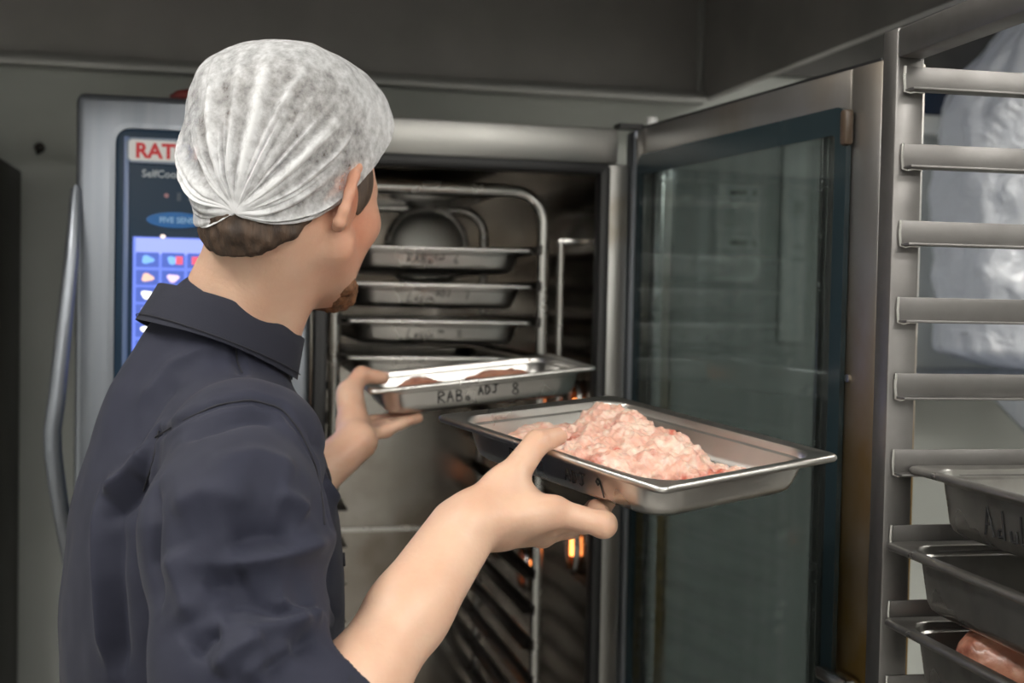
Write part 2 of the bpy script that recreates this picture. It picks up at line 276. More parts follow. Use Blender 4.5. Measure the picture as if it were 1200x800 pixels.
# ------------------------------------------------------------------ implicit surfaces (figure, meat, hair)
class Field:
    def __init__(s): s.p = []
    def _add(s, fn, c, R, k, sub=False): s.p.append((fn, np.asarray(c, float), R, k, sub)); return s
    def cone(s, a, b, ra, rb, k=0.02, sub=False):
        a = np.asarray(a, float); b = np.asarray(b, float); ab = b - a; L2 = max(ab @ ab, 1e-9)
        def fn(P):
            t = np.clip((P - a) @ ab / L2, 0, 1); return np.linalg.norm(P - a - t[:, None] * ab, axis=1) - (ra + (rb - ra) * t)
        return s._add(fn, (a + b) / 2, math.sqrt(L2) / 2 + max(ra, rb), k, sub)
    def chain(s, pts, rs, k=0.02):
        for i in range(len(pts) - 1): s.cone(pts[i], pts[i + 1], rs[i], rs[i + 1], k)
        return s
    def ell(s, c, ax, r, k=0.02, sub=False):
        c = np.asarray(c, float); A = np.asarray(ax, float); r = np.asarray(r, float)
        def fn(P):
            q = (P - c) @ A.T; k0 = np.linalg.norm(q / r, axis=1); k1 = np.linalg.norm(q / r ** 2, axis=1); return np.where(k1 < 1e-6, -r.min(), k0 * (k0 - 1) / np.maximum(k1, 1e-6))
        return s._add(fn, c, r.max(), k, sub)
    def half(s, p, n, k=0.004):      # keep the side the normal points away from
        p = np.asarray(p, float); n = np.asarray(n, float); n = n / np.linalg.norm(n)
        return s._add(lambda P: -((P - p) @ n), p, 1e3, k, True)
    def ev(s, P, bid, bc, bd):
        d = np.full(len(P), 1.0)
        for fn, c, R, k, sub in s.p:
            m = np.linalg.norm(bc - c, axis=1) < R + k + 1.6 * bd
            if not m.any(): continue
            i = np.nonzero(m[bid])[0] if bid is not None else np.nonzero(m)[0]
            e = fn(P[i]); d0 = d[i]
            if sub:
                h = np.maximum(k - np.abs(d0 + e), 0) / k; d[i] = np.maximum(d0, -e) + h * h * k / 4
            else:
                h = np.maximum(k - np.abs(d0 - e), 0) / k; d[i] = np.minimum(d0, e) - h * h * k / 4
        return d
    def mesh(s, lo, hi, h, B=8):
        lo = np.asarray(lo, float); hi = np.asarray(hi, float); nb = np.ceil((hi - lo) / (h * B)).astype(int); n = nb * B + 2
        g = np.stack(np.meshgrid(*[np.arange(x) for x in nb], indexing='ij'), -1).reshape(-1, 3)
        bs = h * B; bd = bs * 0.87; bc = lo + (g + 0.5) * bs
        d = s.ev(bc, None, bc, bd); keep = np.abs(d) < bd * 1.5; g = g[keep]; bc = bc[keep]
        loc = np.stack(np.meshgrid(*[np.arange(B + 1)] * 3, indexing='ij'), -1).reshape(-1, 3)
        keys = []; pos = []; s0 = []; sx = []; sy = []; sz = []
        CH = 3000
        cor = np.array([[i, j, k] for i in (0, 1) for j in (0, 1) for k in (0, 1)])
        edges = [(a, b) for a in range(8) for b in range(a + 1, 8) if np.abs(cor[a] - cor[b]).sum() == 1]
        for c0 in range(0, len(g), CH):
            gg = g[c0:c0 + CH]; nbk = len(gg)
            idx = gg[:, None, :] * B + loc[None]
            P = lo + idx.reshape(-1, 3) * h
            val = s.ev(P, np.repeat(np.arange(nbk), len(loc)), bc[c0:c0 + CH], bd).reshape(nbk, B + 1, B + 1, B + 1)
            cv = np.stack([val[:, i:i + B, j:j + B, k:k + B] for i, j, k in cor], -1)
            ins = cv < 0; act = ins.any(-1) & ~ins.all(-1)
            b, i, j, k = np.nonzero(act)
            cc = cv[act]; ci = gg[b] * B + np.stack([i, j, k], -1)
            acc = np.zeros((len(cc), 3)); cnt = np.zeros(len(cc))
            for e0, e1 in edges:
                v0, v1 = cc[:, e0], cc[:, e1]; m = (v0 < 0) != (v1 < 0)
                t = np.where(m, v0 / np.where(m, v0 - v1, 1), 0)
                acc += m[:, None] * (cor[e0] + t[:, None] * (cor[e1] - cor[e0])); cnt += m
            pos.append(lo + (ci + acc / cnt[:, None]) * h)
            keys.append((ci[:, 0] * n[1] + ci[:, 1]) * n[2] + ci[:, 2])
            q = cc < 0; s0.append(q[:, 0]); sx.append(q[:, 4]); sy.append(q[:, 2]); sz.append(q[:, 1])
        keys = np.concatenate(keys); pos = np.concatenate(pos); s0 = np.concatenate(s0)
        o = np.argsort(keys); keys = keys[o]; pos = pos[o]; s0 = s0[o]; dirs = [np.concatenate(q)[o] for q in (sx, sy, sz)]
        st = [n[1] * n[2], n[2], 1]; F = []
        def find(kk):
            j = np.clip(np.searchsorted(keys, kk), 0, len(keys) - 1); return j, keys[j] == kk
        for ax in range(3):
            m = np.nonzero(s0 != dirs[ax])[0]; u, v = st[(ax + 1) % 3], st[(ax + 2) % 3]
            a = m; b, ob = find(keys[m] - u); c, oc = find(keys[m] - u - v); e, oe = find(keys[m] - v)
            ok = ob & oc & oe; q = np.stack([a, b, c, e], -1)[ok]; fl = s0[m][ok]
            q[~fl] = q[~fl][:, ::-1]; F.append(q)
        return pos, np.concatenate(F)
def np_mesh(name, V, F):
    me = bpy.data.meshes.new(name); me.vertices.add(len(V)); me.vertices.foreach_set('co', np.asarray(V, np.float32).ravel())
    F = np.asarray(F); me.loops.add(F.size); me.loops.foreach_set('vertex_index', F.astype(np.int32).ravel())
    me.polygons.add(len(F)); me.polygons.foreach_set('loop_start', np.arange(0, F.size, F.shape[1], dtype=np.int32))
    me.update(calc_edges=True); me.validate(); me.shade_smooth()
    return me
def vnormals(V, F):
    fn = np.cross(V[F[:, 2]] - V[F[:, 0]], V[F[:, 3]] - V[F[:, 1]]); N = np.zeros_like(V)
    for i in range(4):
        for a in range(3): N[:, a] += np.bincount(F[:, i], fn[:, a], len(V))
    return N / (np.linalg.norm(N, axis=1)[:, None] + 1e-12)
def relax(V, F, it=2, lam=0.5):
    E = np.concatenate([F[:, [0, 1]], F[:, [1, 2]], F[:, [2, 3]], F[:, [3, 0]]]); E = np.concatenate([E, E[:, ::-1]])
    cnt = np.bincount(E[:, 0], minlength=len(V)).clip(1)
    for _ in range(it):
        A = np.stack([np.bincount(E[:, 0], V[E[:, 1], a], len(V)) for a in range(3)], -1) / cnt[:, None]; V = V + lam * (A - V)
    return V
def polyseg(P, pts):          # distance to a polyline and the arc parameter of the nearest point
    pts = np.asarray(pts); L = np.concatenate([[0], np.cumsum(np.linalg.norm(np.diff(pts, axis=0), axis=1))]); best = np.full(len(P), 1e9); ar = np.zeros(len(P))
    for i in range(len(pts) - 1):
        a, ab = pts[i], pts[i + 1] - pts[i]; t = np.clip((P - a) @ ab / max(ab @ ab, 1e-12), 0, 1); d = np.linalg.norm(P - a - t[:, None] * ab, axis=1)
        m = d < best; best[m] = d[m]; ar[m] = (L[i] + t[m] * (L[i + 1] - L[i])) / L[-1]
    return best, ar
def fbm(P, scale, seed=0.0, octv=3): return np.array([mnoise.fractal(Vector((p[0] * scale + seed, p[1] * scale, p[2] * scale)), 0.9, 2.0, octv) for p in P])

# ================================================================== SETTING (laid out along the oven front)
OV = np.array([0.17, 2.12, 0.0]); OA = math.radians(13.0)
OX = np.array([math.cos(OA), math.sin(OA), 0]); OY = np.array([-math.sin(OA), math.cos(OA), 0])
def ol(x, y, z=0.0): return OV + OX * x + OY * y + np.array([0, 0, z])       # oven frame -> world
def lo_(p): q = np.asarray(p) - OV; return np.array([q @ OX, q @ OY, q[2]])    # world -> oven frame
WALLY = 0.74; CEIL = 2.62; XL, XR, YF = -2.6, 2.3, -4.6
def setting(name, mb, mat, bevel=0.0):
    o = mb.build(name, mat, None, bevel); o.location = OV; o.rotation_euler = (0, 0, OA); tag(o, kind='structure'); return o
setting('floor', MB().box(XL, XR, YF, WALLY, -0.1, 0.0), M['floor'])
setting('ceiling', MB().box(XL, XR, YF, WALLY, CEIL, CEIL + 0.1), M['ceiling'])
setting('wall_back', MB().box(XL - .1, XR + .1, WALLY, WALLY + 0.1, -0.1, CEIL + .1), M['wall'])
setting('wall_left', MB().box(XL - .1, XL, YF, WALLY, -0.1, CEIL + .1), M['wall_light'])
setting('wall_right', MB().box(XR, XR + .1, YF, WALLY, -0.1, CEIL + .1), M['wall_light'])
setting('wall_front', MB().box(XL - .1, XR + .1, YF - .1, YF, -0.1, CEIL + .1), M['wall_light'])
setting('baseboard_back', MB().box(XL, XR, WALLY - 0.012, WALLY, 0, 0.1), M['black'])
setting('trim_1', MB().box(0.75, XR, WALLY - 0.02, WALLY, 0.765, 0.80), M['black'], 0.003)
# night window behind the plastic bag
wn = setting('window_1', MB().box(0.88, 1.75, WALLY - 0.008, WALLY + 0.004, 2.0, 2.074), M['winblue'])
sl = MB().box(0.84, 1.8, WALLY - 0.05, WALLY, 1.955, 2.0).build('window_sill', M['whitepaint'], wn, 0.004)
fr = MB()
for x0, x1, z0, z1 in ((0.86, 0.885, 2.0, 2.074), (1.745, 1.77, 2.0, 2.074)): fr.box(x0, x1, WALLY - 0.03, WALLY, z0, z1)
fr.build('window_frame', M['whitepaint'], wn)

# ceiling lights: a housing, a lit diffuser and two end caps each
def ceiling_light(x, y, rz, label, L=1.25, W=0.30):
    e = empty('ceiling_light', ol(x, y, CEIL - 0.07), OA + rz); tag(e, label, 'ceiling light', 'fluorescent ceiling lights')
    MB().box(-L / 2, L / 2, -W / 2, W / 2, 0.02, 0.07).build('housing', M['white'], e, 0.005)
    MB().box(-L / 2 + .02, L / 2 - .02, -W / 2 + .015, W / 2 - .015, 0.0, 0.02).build('diffuser', M['diff'], e)
    for sx in (-1, 1): MB().box(min(sx * L / 2, sx * (L / 2 + .02)), max(sx * L / 2, sx * (L / 2 + .02)), -W / 2, W / 2, 0.0, 0.07).build('end_cap', M['white'], e)
ceiling_light(-1.45, -1.15, math.pi / 2, 'long fluorescent ceiling light left of the cook')
ceiling_light(0.1, -2.3, 0.0, 'long fluorescent ceiling light above the walkway before the oven')
ceiling_light(1.5, -0.95, math.pi / 2, 'long fluorescent ceiling light right of the oven over the tray rack')
ceiling_light(-0.9, -3.6, 0.0, 'added fluorescent ceiling light brightening the far end of the kitchen, left')  # added lamp, brightens the wall that the oven pans reflect
ceiling_light(1.0, -3.6, 0.0, 'long fluorescent ceiling light at the far end of the kitchen, right')

# extraction hood over the oven
hd = empty('extraction_hood', ol(0, 0, 0), OA); tag(hd, 'dark grey steel extraction hood above the combi oven', 'hood')
HX0, HX1, HY0, HZ = -2.3, 0.415, -0.42, 2.005
MB().box(HX0, HX1, WALLY - 0.03, WALLY - 0.002, HZ, CEIL - 0.002).build('back_panel', M['hood'], hd)
MB().box(HX1, HX1 + 0.02, HY0, WALLY - 0.002, HZ + 0.0, CEIL - 0.002).build('side_panel', M['hood'], hd)
MB().box(HX0 - .02, HX0, HY0, WALLY - 0.002, HZ, CEIL - 0.002).build('side_panel', M['hood'], hd)
MB().box(HX0, HX1, HY0, HY0 + 0.02, HZ, CEIL - 0.002).build('front_panel', M['hood'], hd)
MB().box(HX0, HX1, WALLY - 0.075, WALLY - 0.03, HZ - 0.012, HZ + 0.012).build('gutter', M['hoodedge'], hd, 0.004)
MB().box(HX1 - 0.012, HX1, WALLY - 0.045, WALLY - 0.03, HZ + .012, CEIL - 0.002).build('corner_strip', M['hoodedge'], hd, 0.002)

HY2 = 0.22
h2 = empty('extraction_hood', ol(0, 0, 0), OA); tag(h2, 'dark hood added to shade the wall right of the open oven door', 'hood')  # added hood, keeps light off the wall beyond the first one
MB().box(HX1 + .06, XR - .01, WALLY - 0.03, WALLY - 0.002, HZ + .07, CEIL - 0.002).build('back_panel', M['hoodshade'], h2)
MB().box(HX1 + .04, HX1 + 0.06, 0.0, WALLY - 0.002, HZ + 0.07, CEIL - 0.002).build('side_panel', M['hoodshade'], h2)
MB().box(XR - .03, XR - .01, HY2, WALLY - 0.002, HZ + 0.07, CEIL - 0.002).build('side_panel', M['hoodshade'], h2)

MB().box(HX1 + .06, XR - .03, 0.0, 0.02, HZ + .27, CEIL - 0.002).build('front_panel', M['hoodshade'], h2)

# dark cabinet at the left, hook on the wall
pc = lo_(at(14, 400, 2.5))
cb = empty('tall_cabinet', ol(pc[0], WALLY - 0.2, 0), OA); tag(cb, 'tall dark brown cabinet by the wall at the far left edge', 'cabinet')
MB().box(-0.7, 0.0, -0.12, 0.195, 0.08, 1.79).build('body', M['cabinet'], cb, 0.004)
MB().box(-0.69, -0.352, -0.14, -0.12, 0.1, 1.78).build('door', M['cabinet'], cb, 0.003); MB().box(-0.348, -0.006, -0.14, -0.12, 0.1, 1.78).build('door', M['cabinet'], cb, 0.003)
MB().box(-0.68, -0.02, -0.1, 0.18, 0.0, 0.08).build('plinth', M['black'], cb)
hk = lo_(at(50, 176, 2.66)); e = empty('wall_hook', ol(hk[0], WALLY, hk[2]), OA); tag(e, 'small dark hook screwed to the grey wall left of the oven', 'hook')
MB().disc((0, -0.004, 0), (0.011, 0, 0), (0, 0, 0.011), 12, -0.004).build('plate', M['rail'], e)
MB().tube([(0, -0.004, 0), (0, -0.02, -0.002), (0, -0.026, -0.014), (0, -0.03, 0.006)], 0.004, 8).build('prong', M['rail'], e)

# notices and cable duct on the wall behind the oven door
def notice(pxc, py, label, wd=0.11, ht=0.112):
    Yw = 3.0; p = lo_(at(pxc, py, Yw)); e = empty('notice_sheet', ol(p[0], WALLY, p[2]), OA); tag(e, label, 'notice', 'notices behind the oven door')
    MB().box(-wd / 2, wd / 2, -0.003, -0.0005, -ht / 2, ht / 2).build('sheet', M['paper'], e)
    m = MB()
    m.box(-0.02, 0.018, -0.0036, -0.003, ht / 2 - 0.026, ht / 2 - 0.016); m.box(0.036, 0.044, -0.0036, -0.003, ht / 2 - 0.028, ht / 2 - 0.014)
    for i in range(6): m.box(-wd / 2 + .01, wd / 2 - .012 - 0.01 * (i % 3), -0.0036, -0.003, ht / 2 - 0.040 - i * 0.011, ht / 2 - 0.038 - i * 0.011)
    m.build('print', M['paperline'], e)
notice(856, 245, 'upper of two printed notice sheets seen through the door glass')
notice(856, 303, 'lower of two printed notice sheets seen through the door glass')
p = lo_(at(925, 280, 3.0)); e = empty('wall_board', ol(p[0], WALLY, p[2]), OA); tag(e, 'tall narrow white board on the wall seen through the door glass', 'board')
MB().box(-0.03, 0.03, -0.012, -0.0005, -0.24, 0.24).build('panel', M['whitepaint'], e, 0.002)
m = MB(); [m.box(-0.004, 0.026, -0.0126, -0.012, z, z + 0.004) for z in (0.06, 0.07, 0.08, -0.02, -0.05)]; m.build('print', M['paperline'], e)

# ================================================================== COMBI OVEN
TOP = 1.835; UL, CL, CR = -0.852, -0.487, -0.018; CTOP, CBOT = 1.772, 0.30; CD = 0.66
oven = empty('combi_oven', ol(0, 0, 0), OA); tag(oven, 'large stainless steel combi oven with control screen and open glass door', 'oven')
MB().box(UL, CL - 0.012, 0.0, 0.70, 0.12, TOP + 0.012).build('control_column', M['steel'], oven, 0.012, seg=3)
MB().box(CL - 0.012, 0.0, 0.004, 0.70, CTOP + 0.004, TOP).build('header', M['header'], oven, 0.004)
MB().box(CR + 0.002, 0.02, 0.004, 0.70, 0.12, CTOP + 0.004).build('jamb', M['header'], oven, 0.004)
MB().box(CL - 0.012, CR, 0.01, 0.70, 0.12, CBOT).build('plinth', M['steel'], oven, 0.004)
for x in (UL + 0.08, -0.08):
    for y in (0.08, 0.62): MB().tube([(x, y, 0.0), (x, y, 0.12)], 0.025, 14).build('foot', M['tube'], oven)
cav = MB()   # liner: five thin walls
cav.box(CL - 0.010, CL, 0.03, CD, CBOT, CTOP); cav.box(CR, CR + 0.001, 0.03, CD, CBOT, CTOP); cav.box(CL, CR, CD, CD + 0.004, CBOT, CTOP)
cav.box(CL, CR, 0.03, CD, CTOP - 0.002, CTOP + 0.002); cav.box(CL, CR, 0.03, CD, CBOT, CBOT + 0.004)
cav.build('cavity_liner', M['cavity'], oven)
g = MB()
for x0, x1, z0, z1 in ((CL - 0.006, CL + 0.014, CBOT, CTOP), (CR - 0.014, CR + 0.004, CBOT, CTOP), (CL, CR, CTOP - 0.014, CTOP + 0.004), (CL, CR, CBOT, CBOT + 0.014)): g.box(x0, x1, -0.006, 0.03, z0, z1)
g.build('gasket', M['black'], oven, 0.005)
MB().box(CL + .004, CR - .12, CD - 0.008, CD, 1.055, 1.063).build('rear_ledge', M['tube'], oven)
# suspended air duct and lamp fittings inside the cavity
MB().box(CL + 0.02, CR - 0.12, 0.25, 0.60, CTOP - 0.035, CTOP - 0.012).build('air_duct', M['cavity'], oven, 0.006)
MB().tube([(CR - 0.05, 0.10, 1.655), (CR - 0.05, 0.10, 1.30)], 0.0055, 10).build('probe_rod', M['tube'], oven)
MB().box(CR - 0.056, CR - 0.001, 0.095, 0.105, 1.645, 1.655).build('probe_bracket', M['tube'], oven, 0.002)
for zz, y_ in ((1.115, 0.14), (1.36, 0.14), (1.0, 0.50)):  # rearmost lamp is added to imitate orange reflections between the rails
    ring = MB(); ring.tube([np.array([CR - 0.008, y_ + 0.034 * math.cos(a), zz + 0.045 * math.sin(a)]) for a in np.linspace(0, 2 * math.pi, 25)], 0.006, 8, False)
    lf = ring.build('lamp_frame', M['tube'], oven)
    MB().loft([[(CR - 0.004 - 0.012 * s, y_ + 0.03 * math.sqrt(max(1 - s * s, 0.02)) * math.cos(a), zz + 0.04 * math.sqrt(max(1 - s * s, .02)) * math.sin(a)) for a in np.linspace(0, 2 * math.pi, 20, endpoint=False)] for s in (0, 0.5, 0.8, 1)]).build('lamp_lens', M['lampglass'], lf)
    MB().tube([(CR - 0.006, y_, zz - 0.016), (CR - 0.006, y_, zz + 0.016)], 0.006, 8).build('bulb', M['warm'], lf)
rpz = 1.655; rpx = CL + 0.275      # round plate added to stand in for a bright reflection on the rear wall
rc = MB().tube([(rpx + 0.085 * math.cos(a), CD - 0.004, rpz + 0.085 * math.sin(a)) for a in np.linspace(0, 2 * math.pi, 33)], 0.006, 8, False).build('rear_glint_ring', M['tube'], oven)
MB().loft([[(rpx + 0.082 * math.sin(q_) * math.cos(a), CD - 0.002 - 0.016 * math.cos(q_), rpz + 0.082 * math.sin(q_) * math.sin(a)) for a in np.linspace(0, 2 * math.pi, 32, endpoint=False)] for q_ in np.radians([90, 75, 55, 35, 15])]).build('rear_glint_disc', pm('satin_glint_steel', (0.85, 0.85, 0.82), 0.38, 0.85), rc)
# fan cover on the left cavity wall
MB().box(CL + 0.006, CL + 0.010, 0.06, 0.60, CBOT + 0.1, CTOP - 0.08).build('fan_cover', M['cavity'], oven, 0.003)
# hinge side: post, caps
hp = MB().box(0.022, 0.048, -0.012, 0.03, 0.2, TOP - 0.004).build('hinge_post', M['steel'], oven, 0.004)
MB().tube([(0.052, -0.012, TOP - 0.01), (0.052, -0.012, TOP + 0.018)], 0.009, 14).build('hinge_cap', M['white'], hp)
MB().box(0.0, 0.04, -0.005, 0.03, TOP, TOP + 0.008).build('hinge_plate', M['black'], hp)
# side handle (bent tube on the left flank)
h_ = [lo_(at(89, 222, 1.93)), lo_(at(84, 300, 1.90)), lo_(at(66, 470, 1.87)), lo_(at(61, 505, 1.865)), lo_(at(62, 530, 1.865)), lo_(at(67, 570, 1.87)), lo_(at(82, 660, 1.90)), lo_(at(90, 700, 1.93))]
hb = MB().tube(h_, [0.008, 0.011, 0.013, 0.013, 0.013, 0.013, 0.011, 0.008], 14).build('side_handle', M['steel'], oven)
for q in (h_[0], h_[-1]):
    MB().box(q[0] - 0.004, UL + 0.004, q[1] - 0.006, q[1] + 0.012, q[2] - 0.008, q[2] + 0.008).build('handle_bracket', M['steel'], hb, 0.004)

# control panel
def onfront(px, py, y=0.0):     # point of the oven front plane seen at a pixel
    d = FWD + RIGHT * (px - 600) / FPX - UP * (py - 400) / FPX
    q = CAMPOS - OV; t = (y - q @ OY) / (d @ OY); return lo_(CAMPOS + d * t)
a = onfront(136, 150); b = onfront(142, 428)
PX0 = a[0]; PZ1 = a[2]; PX1 = CL - 0.055; PZ0 = 1.05
def rrect(x0, x1, z0, z1, r, n=6):
    pts = []
    for cx, cz, a0 in ((x1 - r, z1 - r, 0), (x0 + r, z1 - r, 90), (x0 + r, z0 + r, 180), (x1 - r, z0 + r, 270)):
        pts += [(cx + r * math.cos(math.radians(a0 + 90 * i / n)), cz + r * math.sin(math.radians(a0 + 90 * i / n))) for i in range(n + 1)]
    return pts
def plate(name, mat, parent, x0, x1, z0, z1, r, y0, y1, bevel=0.0):
    P = rrect(x0, x1, z0, z1, r); return MB().loft([[(x, y0, z) for x, z in P], [(x, y1, z) for x, z in P]]).build(name, mat, parent, bevel)
cp = plate('control_panel', M['navy'], oven, PX0, PX1, PZ0, PZ1, 0.022, -0.006, 0.004, 0.002)
bz = MB(); P0_ = rrect(PX0 - 0.008, PX1 + 0.008, PZ0 - 0.008, PZ1 + 0.008, 0.028); P1_ = rrect(PX0, PX1, PZ0, PZ1, 0.022)
bz.loft([[(x, 0.0, z) for x, z in P0_], [(x, -0.009, z) for x, z in P0_], [(x, -0.009, z) for x, z in P1_], [(x, 0, z) for x, z in P1_]], False, False)
bz.build('bezel', M['steel'], cp)
MB().box(PX0 + 0.012, PX0 + 0.020, -0.0085, -0.005, PZ0 + .02, PZ1 - 0.012).build('edge_strip', pm('edge_strip', (0.12, 0.18, 0.34), 0.25), cp, 0.002)
FR = Matrix.Rotation(math.pi / 2, 4, 'X')
def front_at(px, py, y=-0.007):
    q = onfront(px, py, y); return q
q0 = front_at(151, 163); q1 = front_at(151, 188); bw = 0.158
bd_ = plate('brand_badge', M['white'], cp, q0[0], q0[0] + bw, q1[2], q0[2], 0.006, -0.0095, -0.006, 0.001)
bo = MB(); A_ = rrect(q0[0] - 0.003, q0[0] + bw + 0.003, q1[2] - 0.003, q0[2] + 0.003, 0.009); B_ = rrect(q0[0], q0[0] + bw, q1[2], q0[2], 0.006)
bo.loft([[(x, -0.006, z) for x, z in A_], [(x, -0.010, z) for x, z in A_], [(x, -0.010, z) for x, z in B_], [(x, -0.006, z) for x, z in B_]], False, False); bo.build('badge_border', pm('badge_border', (0.2, 0.26, 0.36), 0.3), cp)
hgt = (q0[2] - q1[2])
text_mesh('brand_lettering', 'RATI', hgt * 0.96, M['red'], cp, Matrix.Translation((q0[0] + 0.0095, -0.0100, q1[2] + hgt * 0.17)) @ FR, 0.0005, 0.0011)
text_mesh('brand_lettering', 'O', hgt * 0.96, pm('brand_blue', (0.03, 0.06, 0.30), 0.4), cp, Matrix.Translation((q0[0] + 0.0700, -0.0100, q1[2] + hgt * 0.17)) @ FR, 0.0005, 0.0011)
text_mesh('brand_lettering', 'NAL', hgt * 0.96, M['red'], cp, Matrix.Translation((q0[0] + 0.0945, -0.0100, q1[2] + hgt * 0.17)) @ FR, 0.0005, 0.0011)
q = front_at(166, 207); text_mesh('model_lettering', 'SelfCookingCenter', 0.0158, M['lettergrey'], cp, Matrix.Translation((q[0], -0.0066, q[2])) @ FR, 0.0003, 0.0002)
for px_, kind in ((195, 'r'), (209, 'b'), (222, 'b')):
    q = front_at(px_, 229)
    if kind == 'r': MB().disc((q[0], -0.006, q[2]), (0.0035, 0, 0), (0, 0, 0.0035), 12, 0.001).build('indicator', pm('indicator_pink', (0.4, 0.2, 0.22), 0.4), cp)
    else: MB().box(q[0] - 0.002, q[0] + 0.004, -0.0072, -0.006, q[2] - 0.008, q[2] + 0.004).build('indicator', pm('indicator_dim', (0.05, 0.07, 0.10), 0.4), cp)
q = front_at(206, 258); MB().disc((q[0], -0.006, q[2]), (0.043, 0, 0), (0, 0, 0.012), 32, 0.002).build('oval_badge', M['oval'], cp)
text_mesh('badge_lettering', 'FIVE SENSES', 0.0118, M['ovalfront'], cp, Matrix.Translation((q[0] - 0.024, -0.0084, q[2] - 0.004)) @ FR, 0.0002, 0.0003)
s0 = front_at(156, 277); s1 = front_at(158, 425); SX0, SZ1 = s0[0], s0[2]; SX1 = SX0 + 0.205; SZ0 = s1[2] - 0.045
scr = MB().box(SX0, SX1, -0.0085, -0.005, SZ0, SZ1).build('screen', M['screen'], cp)
q = front_at(158, 297); MB().box(SX0 + .004, SX1 - .004, -0.0092, -0.0085, q[2], SZ1 - 0.002).build('title_bar', M['bar'], cp)
q = front_at(191, 277); MB().disc((q[0], -0.0085, q[2]), (0.004, 0, 0), (0, 0, 0.003), 12, 0.001).build('indicator', ICONS[6], cp)
cols = [front_at(x, 305)[0] for x in (173, 203, 233)]; dx = cols[1] - cols[0]; rows = [front_at(165, y)[2] for y in (304, 325, 345, 365, 386, 407, 428, 449)]
for r_ in range(8):
    for c_ in range(5):
        x = cols[0] + dx * c_; z = rows[r_]
        MB().box(x - dx * .44, x + dx * .44, -0.0094, -0.0085, z - 0.0112, z + 0.0112).build('tile', M['tile'], cp)
        ic = [[0, 0, 1, 2, 0], [2, 3, 4, 5, 3], [5, 5, 6, 2, 4], [6, 2, 5, 0, 3], [5, 6, 0, 2, 5], [0, 5, 2, 3, 6], [3, 6, 0, 5, 2], [5, 2, 6, 0, 5]][r_][c_]
        mb = MB(); n = 14; ph = random.random() * 6
        rr_ = [(0.0085 + 0.0016 * math.sin(3 * t + ph)) for t in np.linspace(0, 2 * math.pi, n, endpoint=False)]
        ring = [(x + 1.05 * rr_[k] * math.cos(2 * math.pi * k / n), -0.0094, z + 0.72 * rr_[k] * math.sin(2 * math.pi * k / n)) for k in range(n)]
        mb.loft([ring, [(p[0], -0.0099, p[2]) for p in ring]]); mb.build('icon', ICONS[ic], cp)
        if r_ == 0 and c_ in (1, 2): MB().box(x + (.004 if c_ == 1 else -.01), x + .014, -0.0103, -0.0094, z - .006, z + .006).build('icon', ICONS[1], cp)

# door (part of the oven, swung open towards the camera)
DH = np.array([0.195, 2.085, 0]); DF = np.array([0.412, 1.452, 0]); dv = DF - DH; DL = float(np.linalg.norm(dv)); dv = dv / DL; dn = np.array([-dv[1], dv[0], 0])   # dn points to the outer (right) side
rot = math.atan2(dv[1], dv[0]) - OA
door = MB()
T = 0.058; DZ0, DZ1 = 0.28, 1.828; FW = 0.062
door.box(0, FW * .55, 0, T, DZ0, DZ1); door.box(DL - FW, DL, 0, T, DZ0, DZ1); door.box(FW * .55, DL - FW, 0, T, DZ1 - 0.052, DZ1); door.box(FW * .55, DL - FW, 0, T, DZ0, DZ0 + 0.06)
dr = door.build('door', M['doorstain'], oven, 0.003)
dr.location = lo_(DH); dr.rotation_euler = (0, 0, rot)
# local y+ must be the outer side
if (dn @ np.array([1, 0, 0])) < 0: print('door normal check')
GX0, GX1, GZ0, GZ1 = FW * .55, DL - FW + 0.004, DZ0 + 0.05, DZ1 - 0.046
ip = rrect(GX0 - 0.01, GX1, GZ0, GZ1, 0.02)
MB().loft([[(x, -0.008, z) for x, z in ip], [(x, -0.003, z) for x, z in ip]]).build('inner_glass', M['doorglass'], dr)
MB().box(GX0, GX1 - 0.004, T - 0.008, T - 0.003, GZ0, GZ1).build('outer_glass', M['doorglass'], dr)
fr = MB(); o_ = rrect(GX0 - 0.012, GX1 + 0.002, GZ0 - 0.002, GZ1 + 0.002, 0.022); i_ = rrect(GX0 + 0.004, GX1 - 0.022, GZ0 + 0.03, GZ1 - 0.030, 0.006)
fr.loft([[(x, -0.002, z) for x, z in o_], [(x, -0.0085, z) for x, z in o_], [(x, -0.0085, z) for x, z in i_], [(x, -0.002, z) for x, z in i_]], False, False)
fr.build('glass_border', pm('border_print', (0.02, 0.035, 0.042), 0.15), dr)
for x_, w_, mt in ((DL - 0.132, 0.007, 'tube'), (DL - 0.112, 0.010, 'black'), (0.052, 0.006, 'rail'), (0.066, 0.004, 'tube'), (DL - FW - 0.004, 0.006, 'tube')):
    MB().box(x_, x_ + w_, 0.004, 0.020, GZ0 + 0.02, GZ1 - 0.02).build('glass_rail', M[mt], dr, 0.001)
for z_ in (GZ1 - 0.045, GZ0 + 0.02):
    MB().box(DL - FW - 0.002, DL - FW + 0.012, -0.014, -0.002, z_, z_ + 0.042).build('glass_clip', pm('brown_clip', (0.075, 0.05, 0.032), 0.4), dr, 0.004)
MB().tube([(DL - 0.050, -0.003, 1.465), (DL - 0.050, 0.004, 1.465)], 0.005, 12).build('rivet', M['tube'], dr)
MB().box(DL - 0.075, DL - 0.01, -0.02, -0.001, 1.105, 1.12).build('latch', M['tube'], dr, 0.004)
MB().tube([(DL - 0.05, T, 0.72), (DL - 0.05, T + 0.05, 0.74), (DL - 0.05, T + 0.05, 1.02), (DL - 0.05, T, 1.04)], 0.011, 12).build('door_handle', M['tube'], dr)
MB().box(0.01, DL - 0.01, 0.004, T - 0.004, DZ1 - 0.001, DZ1 + 0.004).build('top_seal', M['black'], dr)

